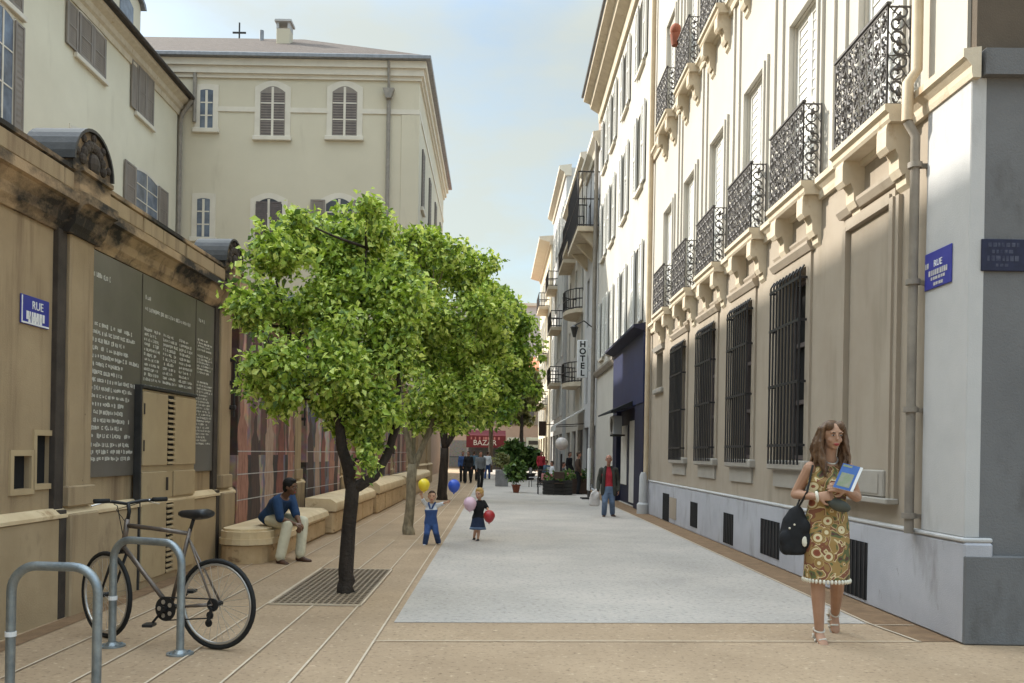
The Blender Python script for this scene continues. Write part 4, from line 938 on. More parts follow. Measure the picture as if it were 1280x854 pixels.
k.add([(p.x,80,p.z),(q.x,80,p.z),(q.x,80,q.z),(p.x,80,q.z),(p.x,81.5,p.z+.5),(q.x,81.5,p.z+.5)],[(0,1,2,3),(0,4,5,1)])
k.build('canvas',M['red_awning'],az)
cxm=(p.x+q.x)/2; k=MB()
text('BAZAR',.68,(cxm-.1,79.98,q.z+.42),ROT_F,M['faded_white'],az)
t=MB(); rd=random.Random(3); xx=p.x+.4
while xx<q.x-.4:
    w_=rd.uniform(.1,.2); t.box(xx,xx+w_,79.97,79.99,p.z-.38,p.z-.14); xx+=w_+rd.choice((.05,.06,.25))
t.build('lettering',mat('faded_pink_lettering',(.35,.15,.15),(.28,.1,.1)),az)
k=MB()
for x in (p.x+.1,q.x-.1): k.mark().tube([(x,80.1,0),(x,80.1,q.z)],.05,6)
k.build('post',M['zinc_light'],az); k=MB()
k.box(p.x+.2,q.x-.2,81.52,81.56,0,p.z+.4); k.build('stall_front',M['far_shop'],az)
for (x0,x1,lab) in ((634,655,'pale green fascia sign with grey lettering beside the red awning'),(658,676,'second pale green fascia sign, nearer to the right row of houses')):
    t=thing('shop_sign',lab,'sign',D((x0+x1)/2,556,80)); a=D(x0,547,80); b=D(x1,560,80)
    k=MB(); k.bbox(a.x,b.x,80,80.2,b.z,a.z,.02); k.build('panel',mat('pale_green_panel',(.42,.45,.40),(.36,.39,.35)),t)
    k=MB(); k.bbox(a.x+.2,b.x-.2,79.97,79.995,b.z+.28,a.z-.28,.01); k.build('lettering',M['zinc'],t)
    k=MB(); k.box(a.x,b.x,80.3,80.34,0,b.z); k.build('shop_front',M['far_shop'],t)
    k=MB(); k.mark().tube([(a.x+.05,80.1,0),(a.x+.05,80.1,b.z)],.05,6); k.mark().tube([(b.x-.05,80.1,0),(b.x-.05,80.1,b.z)],.05,6); k.build('post',M['zinc_light'],t)
# ============================================================ trees
def leaves(clumps,n,size,seed,up=.35):
    rg=np.random.default_rng(seed)
    W=np.array([c[3]**2.2 for c in clumps]); W/=W.sum(); idx=rg.choice(len(clumps),n,p=W)
    C=np.array([c[:3] for c in clumps])[idx]; Rr=np.array([c[3] for c in clumps])[idx]
    d=rg.normal(size=(n,3)); d/=np.linalg.norm(d,axis=1)[:,None]
    rad=Rr*rg.random(n)**.42*(1+.22*rg.normal(size=n).clip(-1,1.0))
    sub=rg.normal(size=(n,3))*.05
    c=C+d*rad[:,None]*np.array([1,1,.9])+sub
    a=d*.8+rg.normal(size=(n,3))*.7; a[:,2]-=.35; a/=np.linalg.norm(a,axis=1)[:,None]
    nn=rg.normal(size=(n,3))*.75; nn[:,2]+=.9; nn+=d*.5
    b=np.cross(nn,a); b/=np.linalg.norm(b,axis=1)[:,None]; nn=np.cross(a,b)
    L=size*rg.uniform(.5,1.45,n)[:,None]; Wd=L*.34
    p0=c-a*L*.5; p1=c+b*Wd+nn*L*.10-a*L*.06; p2=c+a*L*.5-nn*L*.12; p3=c-b*Wd+nn*L*.10-a*L*.06; pm=c+a*L*.02
    vs=np.stack([p0,p1,p2,p3],1).reshape(-1,3)
    base=np.arange(n)*4
    fs=np.stack([np.stack([base,base+1,base+2],1),np.stack([base,base+2,base+3],1)],1).reshape(-1,3)
    return vs,fs
def leafobj(name,vs,fs,m,par):
    me=bpy.data.meshes.new(name); o3=np.array(off_of(par)); me.from_pydata((vs-o3).tolist(),[],fs.tolist()); me.materials.append(m); me.update()
    o=bpy.data.objects.new(name,me); COL.objects.link(o); o.parent=par; return o
def tree(label,base,limbs,clumps,n,size,leaf,bark,seed,group='street trees in the pavement row'):
    t=thing('street_tree',label,'tree',base,group=group)
    rd=random.Random(seed); k=MB(); mids=[]
    for pts,rs in limbs:
        P=[V(p) for p in pts]; 
        # refine with slight wobble
        Q=[];RR=[]
        for i in range(len(P)-1):
            for j in range(4):
                f=j/4; wob=V((rd.uniform(-1,1),rd.uniform(-1,1),0))*rs[i]*.14*(1 if (i or j) else 0)
                Q.append(P[i].lerp(P[i+1],f)+wob); RR.append((rs[i]+(rs[i+1]-rs[i])*f)*rd.uniform(.94,1.06))
        Q.append(P[-1]); RR.append(rs[-1]); k.tube(Q,RR,12); mids+=[q for q,r_ in zip(Q,RR) if r_<.07 and q.z>1.9]+[Q[-1]]
    main=[c for c in clumps if len(c)>4]
    for c in main:
        e=V(c[:3]); q=min(mids,key=lambda p:(p-e).length+ (0 if p.z<e.z else .5)); r_=c[3]
        k.tube([q,q.lerp(e,.5)+V((rd.uniform(-.1,.1),rd.uniform(-.1,.1),-.04)),e],[.020,.013,.006],5)
    for c in clumps:
        if len(c)==4:
            e=V(c[:3]); q=V(min(main,key=lambda m_:(V(m_[:3])-e).length)[:3]); k.tube([q,q.lerp(e,.6)+V((0,0,.03)),e],[.006,.005,.003],4)
    k.build('trunk',bark,t,smooth='all')
    vs,fs=leaves(clumps,n,size,seed); leafobj('crown',vs,fs,leaf,t); return t
def CL(lst,Y,seed,ph=1.0):
    rd=random.Random(seed); out=[]
    for px,py,r in lst:
        y=Y+rd.uniform(-.6,.6)*ph; p=D(px,py,y); rr=r*y/F
        out.append((p.x,p.y,p.z,rr*.5,1))
        for j in range(7):
            d_=V((rd.gauss(0,1),rd.gauss(0,1),rd.gauss(0,1))).normalized()*rr*rd.uniform(.25,.8); out.append((p.x+d_.x,p.y+d_.y,p.z+d_.z,rr*rd.uniform(.40,.60)))
        # small outrunner tufts
        for j in range(3):
            a=rd.uniform(0,2*PI); q=rr*rd.uniform(.9,1.2); out.append((p.x+q*math.cos(a),p.y+rd.uniform(-.5,.5)*rr,p.z+q*math.sin(a),rr*.24))
    return out
T1=GP(432,742); y1=T1.y
c1=CL([(345,320,40),(392,300,40),(452,300,42),(330,385,38),(400,375,55),(468,365,50),(345,455,40),(415,450,55),(482,440,45),(365,490,30),(450,515,38),(325,470,26),(480,505,35),(460,575,12),(462,553,16),(462,262,18),(372,275,16),(500,400,45),(312,390,16),(505,345,26),(430,330,40),(410,505,30)],y1,1)
fork=D(441,604,y1)
tree('nearest street tree, dark forked trunk and broad bright green crown, in the metal grate',T1,[
 ([T1+V((0,0,-.05)),T1+V((0,0,.03)),T1+V((0,0,.25)),fork],[.115,.094,.078,.075]),
 ([fork+V((0,0,-.08)),D(428,560,y1),D(423,520,y1),D(415,450,y1+.2),D(392,370,y1+.4)],[.072,.056,.05,.038,.016]),
 ([fork+V((0,0,-.06)),D(468,596,y1+.05),D(484,570,y1+.1),D(496,530,y1+.15),D(500,450,y1+.2)],[.064,.052,.048,.042,.016]),
 ([D(424,530,y1),D(438,480,y1+.2),D(450,400,y1+.35),D(458,310,y1+.3)],[.045,.035,.022,.008]),
 ([D(424,530,y1),D(400,490,y1+.3),D(365,430,y1+.4),D(345,350,y1+.3)],[.04,.034,.028,.01]),
 ([D(441,604,y1),D(443,590,y1-.1),D(442,575,y1-.12)],[.02,.014,.006])],
 c1,36000,.074,M['leaf'],M['bark'],21)
T2=GP(510,668); y2=T2.y
c2=CL([(530,325,38),(582,345,36),(545,390,55),(600,395,40),(520,440,45),(585,450,48),(545,495,38),(600,490,32),(520,520,24),(560,525,22),(500,370,30),(620,430,28),(540,300,16),(515,350,30),(503,318,30),(516,296,16),(560,310,26)],y2,2)
f2=D(516,580,y2)
tree('second street tree, slender pale mottled trunk and yellow-green crown, behind the boy',T2,[
 ([T2+V((0,0,-.05)),T2+V((0,0,.2)),f2],[.13,.095,.09]),
 ([f2+V((0,0,-.1)),D(508,540,y2),D(503,500,y2),D(495,440,y2)],[.07,.05,.04,.02]),
 ([f2+V((0,0,-.1)),D(528,560,y2),D(540,530,y2),D(552,480,y2)],[.075,.055,.045,.02]),
 ([f2,D(517,540,y2+.3),D(520,480,y2+.3),D(535,380,y2)],[.05,.04,.03,.012]),
 ([D(530,556,y2),D(550,520,y2+.2),D(580,470,y2+.3),D(595,400,y2+.2)],[.04,.035,.026,.01])],
 c2,25000,.098,M['leaf'],M['bark_pale'],22)
T3=GP(553,625); y3=T3.y
c3=CL([(615,400,36),(640,440,36),(655,475,22),(605,470,38),(640,500,24),(585,430,36),(560,490,34),(600,515,24),(630,520,16),(560,415,36),(570,525,20),(668,490,12),(622,375,20),(600,365,24),(648,410,24)],y3,3)
f3=D(556,560,y3)
tree('third street tree, dark straight trunk and deep green crown reaching over the street',T3,[
 ([T3+V((0,0,-.05)),T3+V((0,0,.2)),f3],[.2,.16,.13]),
 ([f3,D(550,520,y3),D(545,450,y3)],[.1,.07,.03]),([f3,D(575,530,y3),D(600,490,y3),D(620,430,y3)],[.1,.08,.05,.02]),
 ([f3,D(560,500,y3),D(585,420,y3)],[.08,.06,.02])],
 c3,17000,.165,M['leaf_mid'],M['bark'],23)
# olive tree at the far right of the street end, and one more dark one
p=V((2.1,62,0)); 
tree('small olive-green tree at the far end of the street before the houses',p,[([p,D(652,545,62),D(652,515,62)],[.16,.14,.1]),([D(652,520,62),D(660,490,62)],[.1,.04]),([D(652,520,62),D(644,495,62)],[.1,.04])],CL([(652,480,20),(664,500,15),(640,505,16),(655,520,12),(668,478,10),(648,460,14)],62,5,.8),5200,.34,M['leaf_olive'],M['bark_mid'],25,group='trees at the far end of the street')
p=V((-.3,70,0))
tree('dark leafless-looking tree trunk with deep green crown in front of the pink building',p,[([p,D(614,520,70),D(616,490,70)],[.2,.16,.1])],CL([(612,500,26),(598,520,16),(632,508,18),(618,478,20)],70,6,.8),3600,.4,M['leaf_dark'],M['bark_mid'],26,group='trees at the far end of the street')
# ============================================================ stone benches along the wall
def rblock(k,x0,x1,y0,y1,z0,z1,r=.05): k.bbox(x0,x1,y0,y1,z0,z1,r)
GB='honey sandstone benches and blocks along the wall'
b1=thing('stone_bench','nearest sandstone bench, low rounded seat under the seated man','stone bench',(-3.5,12.6,0),group=GB)
def round_end(y0,y1,x0,x1):
    r_=min((x1-x0)/2,(y1-y0)/2); cy=y0+r_; pts=[(x1,y1),(x0,y1)]; cx=(x0+x1)/2
    pts+= [(cx-(x1-x0)/2*math.cos(PI*i/10),cy-r_*math.sin(PI*i/10)) for i in range(11)]
    return pts
k=MB(); k.prism(round_end(11.75,13.9,-3.72,-3.05),'z',0,.24); k.build('base',M['sandstone'],b1)
k=MB(); k.prism(round_end(11.7,13.9,-3.74,-2.98),'z',.255,.335); k.prism(round_end(11.73,13.9,-3.72,-3.01),'z',.335,.43); k.prism(round_end(11.8,13.9,-3.7,-3.07),'z',.43,.46); k.build('seat',M['sandstone_top'],b1)
def bench_run(label,y0,y1,x0,x1,ht,n):
    t=thing('stone_bench',label,'stone bench',((x0+x1)/2,(y0+y1)/2,0),group=GB)
    L_=(y1-y0)/n
    for i in range(n):
        a=y0+i*L_; k=MB(); k.bbox(x0+.06,x1-.04,a+.03,a+L_-.03,0,ht*.62,.035); k.build('base',M['sandstone'],t)
        k=MB(); sl=ht*.08
        pr=[(x0,ht*.64),(x1,ht*.64),(x1+.02,ht*.72),(x1,ht*.88),(x1-.1,ht*.98),(x0,ht)]
        k.prism(pr,'y',a+.012,a+L_-.012); o=k.build('seat',M['sandstone_top'],t,smooth=True)
    return t
bench_run('second sandstone bench with a tapered end, just beyond the seated man',14.1,16.0,-3.6,-3.0,.5,1)
bench_run('long sandstone bench of thick blocks behind the nearest trunk',16.1,21.4,-3.45,-2.88,.66,3)
bench_run('sandstone bench beyond the pale trunk, tallest of the row',21.6,27.6,-3.35,-2.8,.78,4)
bench_run('farthest sandstone bench at the far end of the row',28.0,38.0,-3.3,-2.75,.78,6)
# ============================================================ bicycle stands
def stand(label,p,q,ht):
    t=thing('bicycle_stand',label,'bicycle stand',(p+q)/2,group='bent steel bicycle stands')
    k=MB(); d_=(q-p); L_=d_.length; d_.normalize(); r_=.16; pts=[p,p+V((0,0,ht-r_))]
    for i in range(1,8):
        a=PI/2*i/8; pts.append(p+d_*(r_-r_*math.cos(a))+V((0,0,ht-r_+r_*math.sin(a))))
    pts.append(p+d_*r_+V((0,0,ht))); pts.append(q-d_*r_+V((0,0,ht)))
    for i in range(1,8):
        a=PI/2*i/8; pts.append(q-d_*(r_-r_*math.sin(a))+V((0,0,ht-r_+r_*math.cos(a))))
    pts+= [q+V((0,0,ht-r_)),q]
    k.tube(pts,.029,14,caps=False); k.build('tube',M['steel'],t,smooth='all')
    for c in (p,q):
        k=MB(); k.tube([c+V((0,0,.001)),c+V((0,0,.012))],.10,20); k.tube([c+V((0,0,.012)),c+V((0,0,.035))],[.055,.036],16)
        for i in range(4):
            a=PI/4+PI/2*i; k.tube([c+V((.075*math.cos(a),.075*math.sin(a),.012)),c+V((.075*math.cos(a),.075*math.sin(a),.022))],.01,6)
        k.build('base_plate',M['steel'],t)
    k=MB(); c=p+V((0,0,.36)); k.tube([c,c+V((0,0,.03))],.034,12); 
    k.build('collar',M['white_paint'],t)
    return t
stand('galvanised steel bicycle stand with the bicycle leaning beside it',GP(140,808),GP(225,818),.83)
p=GP(12,868); q=GP(120,872); stand('nearest galvanised steel bicycle stand, standing empty',p,q,.80)
# ============================================================ bicycle
bt0=GP(270,812); al=R(161); bd_=V((math.cos(al),math.sin(al),0)); 
bt0=V((bt0.x,bt0.y,0))
BK=thing('bicycle','silver bicycle with black saddle and handlebar standing behind the steel stand','bicycle',bt0)
sd=V((bd_.y,-bd_.x,0))  # sideways
if sd.y>0: sd=-sd       # sd points to the viewer's side
WR=.35; WB=1.06
def B(a,z,s_=0): return bt0+bd_*a+V((0,0,z))+sd*s_
def wheel(par_name,ctr,dirv):
    up=V((0,0,1)); ring=lambda r_,n=40:[ctr+dirv*(r_*math.cos(2*PI*i/n))+up*(r_*math.sin(2*PI*i/n)) for i in range(n)]
    k=MB(); k.tube(ring(WR-.018),.018,8,closed=True); w_=k.build('wheel',M['rubber'],BK,smooth='all')
    k=MB(); k.tube(ring(WR-.045),.012,8,closed=True); k.build('rim',M['alloy'],w_,smooth='all')
    ax=dirv.cross(up); k=MB()
    for i in range(28):
        a=2*PI*i/28; s_=1 if i%2 else -1; a2=a+.35*(1 if (i//2)%2 else -1)
        k.tube([ctr+ax*.03*s_+dirv*(.02*math.cos(a2))+up*(.02*math.sin(a2)),ctr+dirv*((WR-.05)*math.cos(a))+up*((WR-.05)*math.sin(a))],.0016,4,caps=False)
    k.build('spokes',M['alloy'],w_)
    k=MB(); k.tube([ctr-ax*.055,ctr+ax*.055],.02,10); k.build('hub',M['black'],w_)
rc=B(0,WR); steer=Matrix.Rotation(R(-16),3,'Z'); fdir=(steer@bd_).normalized(); fc=B(WB,WR)
wheel('rear',rc,bd_); wheel('front',fc,fdir)
bb=B(.43,.29); ht=B(.86,.95); hb=B(.90,.75)
k=MB(); k.tube([B(.265,.88),ht+V((0,0,-.03))],.017,10); k.tube([hb,bb],.02,10); k.tube([B(.255,.92),bb],.016,10); k.tube([ht+V((0,0,.02)),hb+V((0,0,-.03))],.022,10)
for s_ in (-.05,.05):
    k.tube([B(.272,.85),B(.0,WR,s_)],.009,8); k.tube([bb,B(0,WR,s_)],.010,8)
k.build('frame',M['bike_frame'],BK,smooth='all')
k=MB(); crown=hb+bd_*.02+V((0,0,-.05)); ax=fdir.cross(V((0,0,1)))
k.tube([hb,crown],.02,8); 
for s_ in (-.055,.055): k.tube([crown+ax*s_,fc+ax*s_],[.014,.009],8)
k.tube([crown-ax*.055,crown+ax*.055],.015,8); k.build('fork',M['black'],BK,smooth='all')
k=MB(); stem=B(.82,.98); k.tube([ht,B(.845,1.03),B(.86,1.10)],.016,8)
ax2=(Matrix.Rotation(R(-22),3,'Z')@sd).normalized(); hc=B(.875,1.09)
L0=hc+ax2*.28+V((0,0,.03))-bd_*.05; R0=hc-ax2*.28+V((0,0,.03))-bd_*.05
k.tube([L0,hc+ax2*.12+V((0,0,.02)),hc,hc-ax2*.12+V((0,0,.02)),R0],.013,8); hbo=k.build('handlebar',M['black'],BK,smooth='all')
k=MB()
for e,s_ in ((L0,1),(R0,-1)): k.tube([e-ax2*s_*.10,e+ax2*s_*.02],.019,10)
k.build('grips',M['rubber'],hbo,smooth='all')
k=MB()
for e,s_ in ((L0,1),(R0,-1)): k.tube([e-ax2*s_*.12+bd_*.01,e-ax2*s_*.09+bd_*.05+V((0,0,-.02)),e+bd_*.05+V((0,0,-.04))],.006,6)
k.build('brake_levers',M['alloy'],hbo)
k=MB(); k.tube([hc+ax2*.1,hc+bd_*.09+V((0,0,-.02)),B(.9,.82),B(.88,.75,.03)],.004,5); k.tube([hc-ax2*.1,hc+bd_*.1+V((0,0,-.05)),B(.84,.90),B(.6,.89),B(.3,.87)],.004,5); k.build('cables',M['black'],hbo)
k=MB(); k.tube([B(.258,.90),B(.225,1.0)],.014,8); k.build('seat_post',M['black'],BK,smooth='all')
k=MB(); 
rings=[]
for t_,w_,h_ in ((-.14,.075,.03),(-.11,.085,.04),(-.04,.07,.042),(.04,.035,.035),(.11,.022,.028),(.14,.012,.015)):
    rings.append((B(.225+t_,1.03+(.008 if t_<-.05 else 0)),sd,V((0,0,1)),w_,h_))
k.loft(rings,14); k.build('saddle',M['black'],BK,smooth='all')
k=MB(); o=.055
k.tube([bb+sd*o,bb+sd*(o+.006)],.095,28); k.tube([bb-sd*.06,bb+sd*.085],.022,10); cr=k.build('chainring',M['black'],BK)
k=MB(); c1_=bb+sd*.08; e1=c1_+bd_*.11-V((0,0,.12)); e2=bb-sd*.07-bd_*.11+V((0,0,.12)); k.tube([c1_,e1],.010,8); k.tube([bb-sd*.07,e2],.010,8); k.bbox(e1.x-.04,e1.x+.04,e1.y-.1,e1.y,e1.z-.012,e1.z+.012,.004); k.bbox(e2.x-.04,e2.x+.04,e2.y,e2.y+.1,e2.z-.012,e2.z+.012,.004); k.build('pedals',M['black'],BK)
k=MB(); 
for i in range(5):
    a=2*PI*i/5; k.mark().tube([bb+sd*.063+bd_*.055*math.cos(a)+V((0,0,.055*math.sin(a))),bb+sd*.066+bd_*.055*math.cos(a)+V((0,0,.055*math.sin(a)))],.018,10)
k.build('chainring_hole',M['alloy'],cr)
k=MB(); k.tube([bb+sd*o+V((0,0,.09)),rc+sd*.05+V((0,0,.045))],.006,6); k.tube([bb+sd*o+V((0,0,-.09)),rc+sd*.05+V((0,0,-.10))],.006,6); k.tube([rc+sd*.045,rc+sd*.055],.05,18); k.build('chain',M['black'],BK)
k=MB(); k.tube([rc+sd*.06+V((0,0,-.02)),rc+sd*.065+V((0,0,-.13))+bd_*.03],.014,8); k.tube([rc+sd*.05+V((0,0,-.08))+bd_*.02,rc+sd*.06+V((0,0,-.08))+bd_*.02],.03,12); k.tube([rc+sd*.05+V((0,0,-.14))+bd_*.03,rc+sd*.06+V((0,0,-.14))+bd_*.03],.03,12); k.build('derailleur',M['black'],BK)
# ============================================================ cafe, planters and odd street things
def pot(label,x,y,h,r,mp,leafm,seed,fh,n,square=False,cat='potted plant'):
    t=thing('potted_plant',label,cat,(x,y,0),group='planters in the street')
    k=MB()
    if square: k.bbox(x-r,x+r,y-r,y+r,0,h,.02); k.box(x-r*.85,x+r*.85,y-r*.85,y+r*.85,h,h+.01)
    else: k.lathe((x,y,0),[(r*.62,0),(r*.7,.05),(r*.95,h*.85),(r*1.08,h*.86),(r*1.08,h),(r*.9,h),(r*.85,h*.9)])
    k.build('pot',mp,t,smooth=not square)
    cl=[(x,y,h+fh*.45,fh*.38),(x-fh*.2,y,h+fh*.6,fh*.25),(x+fh*.2,y,h+fh*.65,fh*.25),(x,y,h+fh*.85,fh*.18)]
    vs,fs=leaves(cl,n,fh*.22,seed); leafobj('foliage',vs,fs,leafm,t)
    k=MB(); k.tube([(x,y,h*.8),(x,y,h+fh*.5)],.02,6); k.build('stem',M['bark_mid'],t)
p=GP(645,616); pot('terracotta pot holding a leafy bush, set in the middle of the street',p.x,p.y,.32,.17,M['terracotta'],M['leaf_dark'],31,.95,420)
p=GP(627,608); pot('square grey planter with a yellowish plant',p.x,p.y,.75,.3,M['zinc_light'],M['leaf_olive'],32,.8,340,True)
p=GP(662,600); pot('wide leafy shrub in a dark tub beside the cafe terrace',p.x,p.y,.4,.35,M['zinc'],M['leaf_dark'],33,1.5,600)
p=GP(640,600); pot('tall dark shrub in a tub just behind the terracotta pot',p.x,p.y,.4,.35,M['zinc'],M['leaf_dark'],34,1.9,700)
def cafe_table(label,x,y,cloth):
    t=thing('cafe_table',label,'table',(x,y,0),group='cafe tables on the terrace')
    k=MB(); k.lathe((x,y,0),[(.22,0),(.22,.03),(.03,.06),(.03,.7)],14); k.build('leg',M['iron'],t)
    k=MB(); k.bbox(x-.38,x+.38,y-.38,y+.38,.70,.735,.01); k.build('tabletop',M['wood_dark'],t)
    if cloth:
        k=MB(); k.bbox(x-.40,x+.40,y-.40,y+.40,.737,.745,.003); 
        for (a,b,c,d) in ((x-.404,x+.404,y-.41,y-.402),(x-.404,x+.404,y+.402,y+.41),(x-.412,x-.404,y-.4,y+.4),(x+.404,x+.412,y-.4,y+.4)): k.box(a,b,c,d,.5,.742)
        k.build('tablecloth',M['red_cloth'],t)
def chair(label,x,y,a,m):
    t=thing('cafe_chair',label,'chair',(x,y,0),a,group='cafe chairs on the terrace')
    o=V((x,y,0)); 
    k=MB(); k.bbox(-.21,.21,-.21,.21,.43,.46,.01); k.v=[tuple(V(v)+o) for v in k.v]; k.build('seat',m,t)
    k=MB(); k.bbox(-.2,.2,.19,.215,.62,.88,.01); k.v=[tuple(V(v)+o) for v in k.v]; k.build('backrest',m,t)
    for sx in (-1,1):
        for sy in (-1,1):
            k=MB(); k.tube([(sx*.19,sy*.2,0),(sx*.19,sy*.2,.43 if sy<0 else .88)],.014,6); k.v=[tuple(V(v)+o) for v in k.v]; k.build('leg',M['iron'],t)
for i,(px,py,cl,lab) in enumerate(((690,616,True,'red-clothed cafe table nearest the middle of the street'),(705,613,True,'second red-clothed cafe table, beside the globe lamp'),(676,606,False,'bare dark cafe table at the back of the terrace'))):
    p=GP(px,py); cafe_table(lab,p.x,p.y,cl)
for (px,py,a,m,lab) in ((679,618,1.6,'wood_dark','dark wooden cafe chair at the street end of the red tables'),(699,619,3.0,'wood_dark','dark wooden cafe chair in front of the red tables'),(714,616,-1.4,'iron','black cafe chair between the red tables and the houses'),(668,609,1.2,'faded_white','pale cafe chair left of the bare table'),(686,606,-.4,'faded_white','pale cafe chair behind the red tables')):
    p=GP(px,py); chair(lab,p.x,p.y,a,M[m])
def crate(label,px,py,w_,d_,h_,m):
    p=GP(px,py); t=thing('planter_trough',label,'planter',(p.x,p.y,0)); k=MB(); x,y=p.x,p.y
    for i in range(4): 
        z=.02+h_*i/4; k.bbox(x-w_/2,x+w_/2,y,y+.03,z,z+h_/4-.02,.006); k.bbox(x-w_/2,x+w_/2,y+d_-.03,y+d_,z,z+h_/4-.02,.006); k.bbox(x-w_/2,x-w_/2+.03,y+.03,y+d_-.03,z,z+h_/4-.02,.006); k.bbox(x+w_/2-.03,x+w_/2,y+.03,y+d_-.03,z,z+h_/4-.02,.006)
    k.box(x-w_/2+.03,x+w_/2-.03,y+.03,y+d_-.03,.02,h_*.85)
    k.build('box',M[m],t)
    vs,fs=leaves([(x-w_*.25,y+d_/2,h_+.1,.25),(x+w_*.2,y+d_/2,h_+.15,.28)],160,.16,int(px)); leafobj('foliage',vs,fs,M['leaf_dark'],t)
crate('dark slatted wooden planter trough at the front of the cafe terrace',697,619,1.1,.4,.55,'zinc')
crate('brown slatted planter trough against the house front by the terrace',724,618,.9,.4,.6,'wood_dark')
st=thing('menu_stand','slim white menu panel on a stand against the white building','menu stand',GP(735,624)); p=GP(735,624)
k=MB(); k.bbox(p.x-.02,p.x+.04,p.y-.3,p.y+.3,.3,1.75,.01); k.build('panel',M['white_paint'],st)
k=MB(); k.box(p.x-.25,p.x+.25,p.y-.3,p.y-.25,0,.05); k.box(p.x-.25,p.x+.25,p.y+.25,p.y+.3,0,.05); k.box(p.x,p.x+.03,p.y-.29,p.y+.29,.05,.3); k.build('foot',M['iron'],st)
bl=thing('stone_post','short pale post standing against the end of the beige building','post',(3.98,23.3,0))
k=MB(); k.lathe((3.96,23.35,0),[(.16,0),(.16,.25),(.11,.3),(.10,1.0),(.06,1.1)],14); k.build('shaft',M['grey_render'],bl,smooth=True)
lt=thing('lantern','small lantern on a wall arm at the pipe of the grey hotel building','lantern',(3.4,37.4,6.8))
k=MB(); k.tube([(4.1,37.3,6.9),(3.7,37.3,7.2),(3.3,37.3,7.0)],.025,6); k.build('arm',M['iron'],lt)
k=MB(); k.lathe((3.3,37.3,6.5),[(.06,0),(.16,.4),(.18,.42),(.05,.52)],8); k.build('lamp',M['zinc'],lt)
# ============================================================ people
UP=V((0,0,1))
def hand(mb,wr,d,n,thumb,k,curl=.5,spread=.012):
    """palm, four unequal bent fingers and a thumb that leaves the side of the palm"""
    d=V(d).normalized(); n=V(n); n=(n-d*n.dot(d)).normalized(); s=d.cross(n).normalized()*thumb
    e=wr+d*.085*k
    mb.loft([(wr-d*.01*k,s,n,.024*k,.019*k),(wr+d*.03*k,s,n,.036*k,.016*k),(e,s,n,.040*k,.014*k),(e+d*.012*k,s,n,.034*k,.011*k)],12)
    for i,(o,L) in enumerate(((.031,.070),(.0105,.080),(-.0105,.074),(-.031,.058))):
        p=e+s*o*k; dd=d+s*o*spread*30; dd.normalize(); pts=[p-dd*.012*k,p]; c=0
        for j,f in enumerate((.45,.32,.23)):
            c+=curl*(.75 if j==0 else .9); v=dd*math.cos(c)-n*math.sin(c); p=p+v*L*f*k; pts.append(p)
        mb.limb(pts,[.0095*k,.0092*k,.0085*k,.008*k,.0065*k])
    t0=wr+d*.03*k+s*.030*k; v1=(d*.55+s*.75-n*.25).normalized(); v2=(d*.9+s*.25-n*.45).normalized()
    mb.limb([t0,t0+v1*.036*k,t0+v1*.036*k+v2*.03*k],[.012*k,.010*k,.008*k])
def head_frame(look):
    f=V(look).normalized(); s=f.cross(UP).normalized(); u=s.cross(f); return f,s,u
def head(mb,c,look,k,ears=True):
    f,s,u=head_frame(look); Mx=Matrix((s,f,u)).transposed()
    mb.ell(c+u*.028*k-f*.008*k,.074*k,.094*k,.086*k,Mx)
    mb.ell(c-u*.028*k+f*.018*k,.058*k,.070*k,.078*k,Mx)
    mb.ell(c-u*.085*k+f*.050*k,.026*k,.024*k,.022*k,Mx,10,7)
    mb.cap(c+f*.086*k+u*.012*k,.007*k,c+f*.100*k-u*.024*k,.0098*k)
    for t in (-1,1):
        mb.ell(c+s*t*.040*k+f*.060*k-u*.030*k,.017*k,.015*k,.02*k,Mx,8,6)
        mb.ell(c+s*t*.034*k+f*.078*k+u*.030*k,.022*k,.012*k,.008*k,Mx,8,6)
        if ears: mb.ell(c+s*t*.075*k-f*.004*k-u*.008*k,.010*k,.020*k,.031*k,Mx,8,6)
    mb.ell(c+f*.080*k-u*.060*k,.022*k,.012*k,.009*k,Mx,8,6)
def face(par,c,look,k,lips=True,brow='hair_dark'):
    f,s,u=head_frame(look); Mx=Matrix((s,f,u)).transposed()
    m=MB()
    for t in (-1,1): m.mark().ell(c+s*t*.031*k+f*.083*k+u*.008*k,.0125*k,.006*k,.0058*k,Mx,10,7)
    m.build('eye',M['eye_white'],par,smooth='all')
    m=MB()
    for t in (-1,1): m.mark().ell(c+s*t*.031*k+f*.0868*k+u*.008*k,.0068*k,.0045*k,.0066*k,Mx,10,7)
    m.build('iris',M['eye'],par,smooth='all')
    m=MB()
    for t in (-1,1): m.mark().limb([c+s*t*.016*k+f*.089*k+u*.026*k,c+s*t*.033*k+f*.086*k+u*.031*k,c+s*t*.050*k+f*.074*k+u*.025*k],[.0035*k,.004*k,.0025*k])
    m.build('eyebrow',M[brow],par)
    if lips:
        m=MB(); m.limb([c+s*-.022*k+f*.083*k-u*.060*k,c+f*.0945*k-u*.057*k,c+s*.022*k+f*.083*k-u*.060*k],[.003*k,.005*k,.003*k]); m.limb([c+s*-.014*k+f*.086*k-u*.067*k,c+f*.0935*k-u*.068*k,c+s*.014*k+f*.086*k-u*.067*k],[.003*k,.0052*k,.003*k]); m.build('lips',M['lips'],par)
def spine(J): return (J['neck']-J['hip']).normalized()
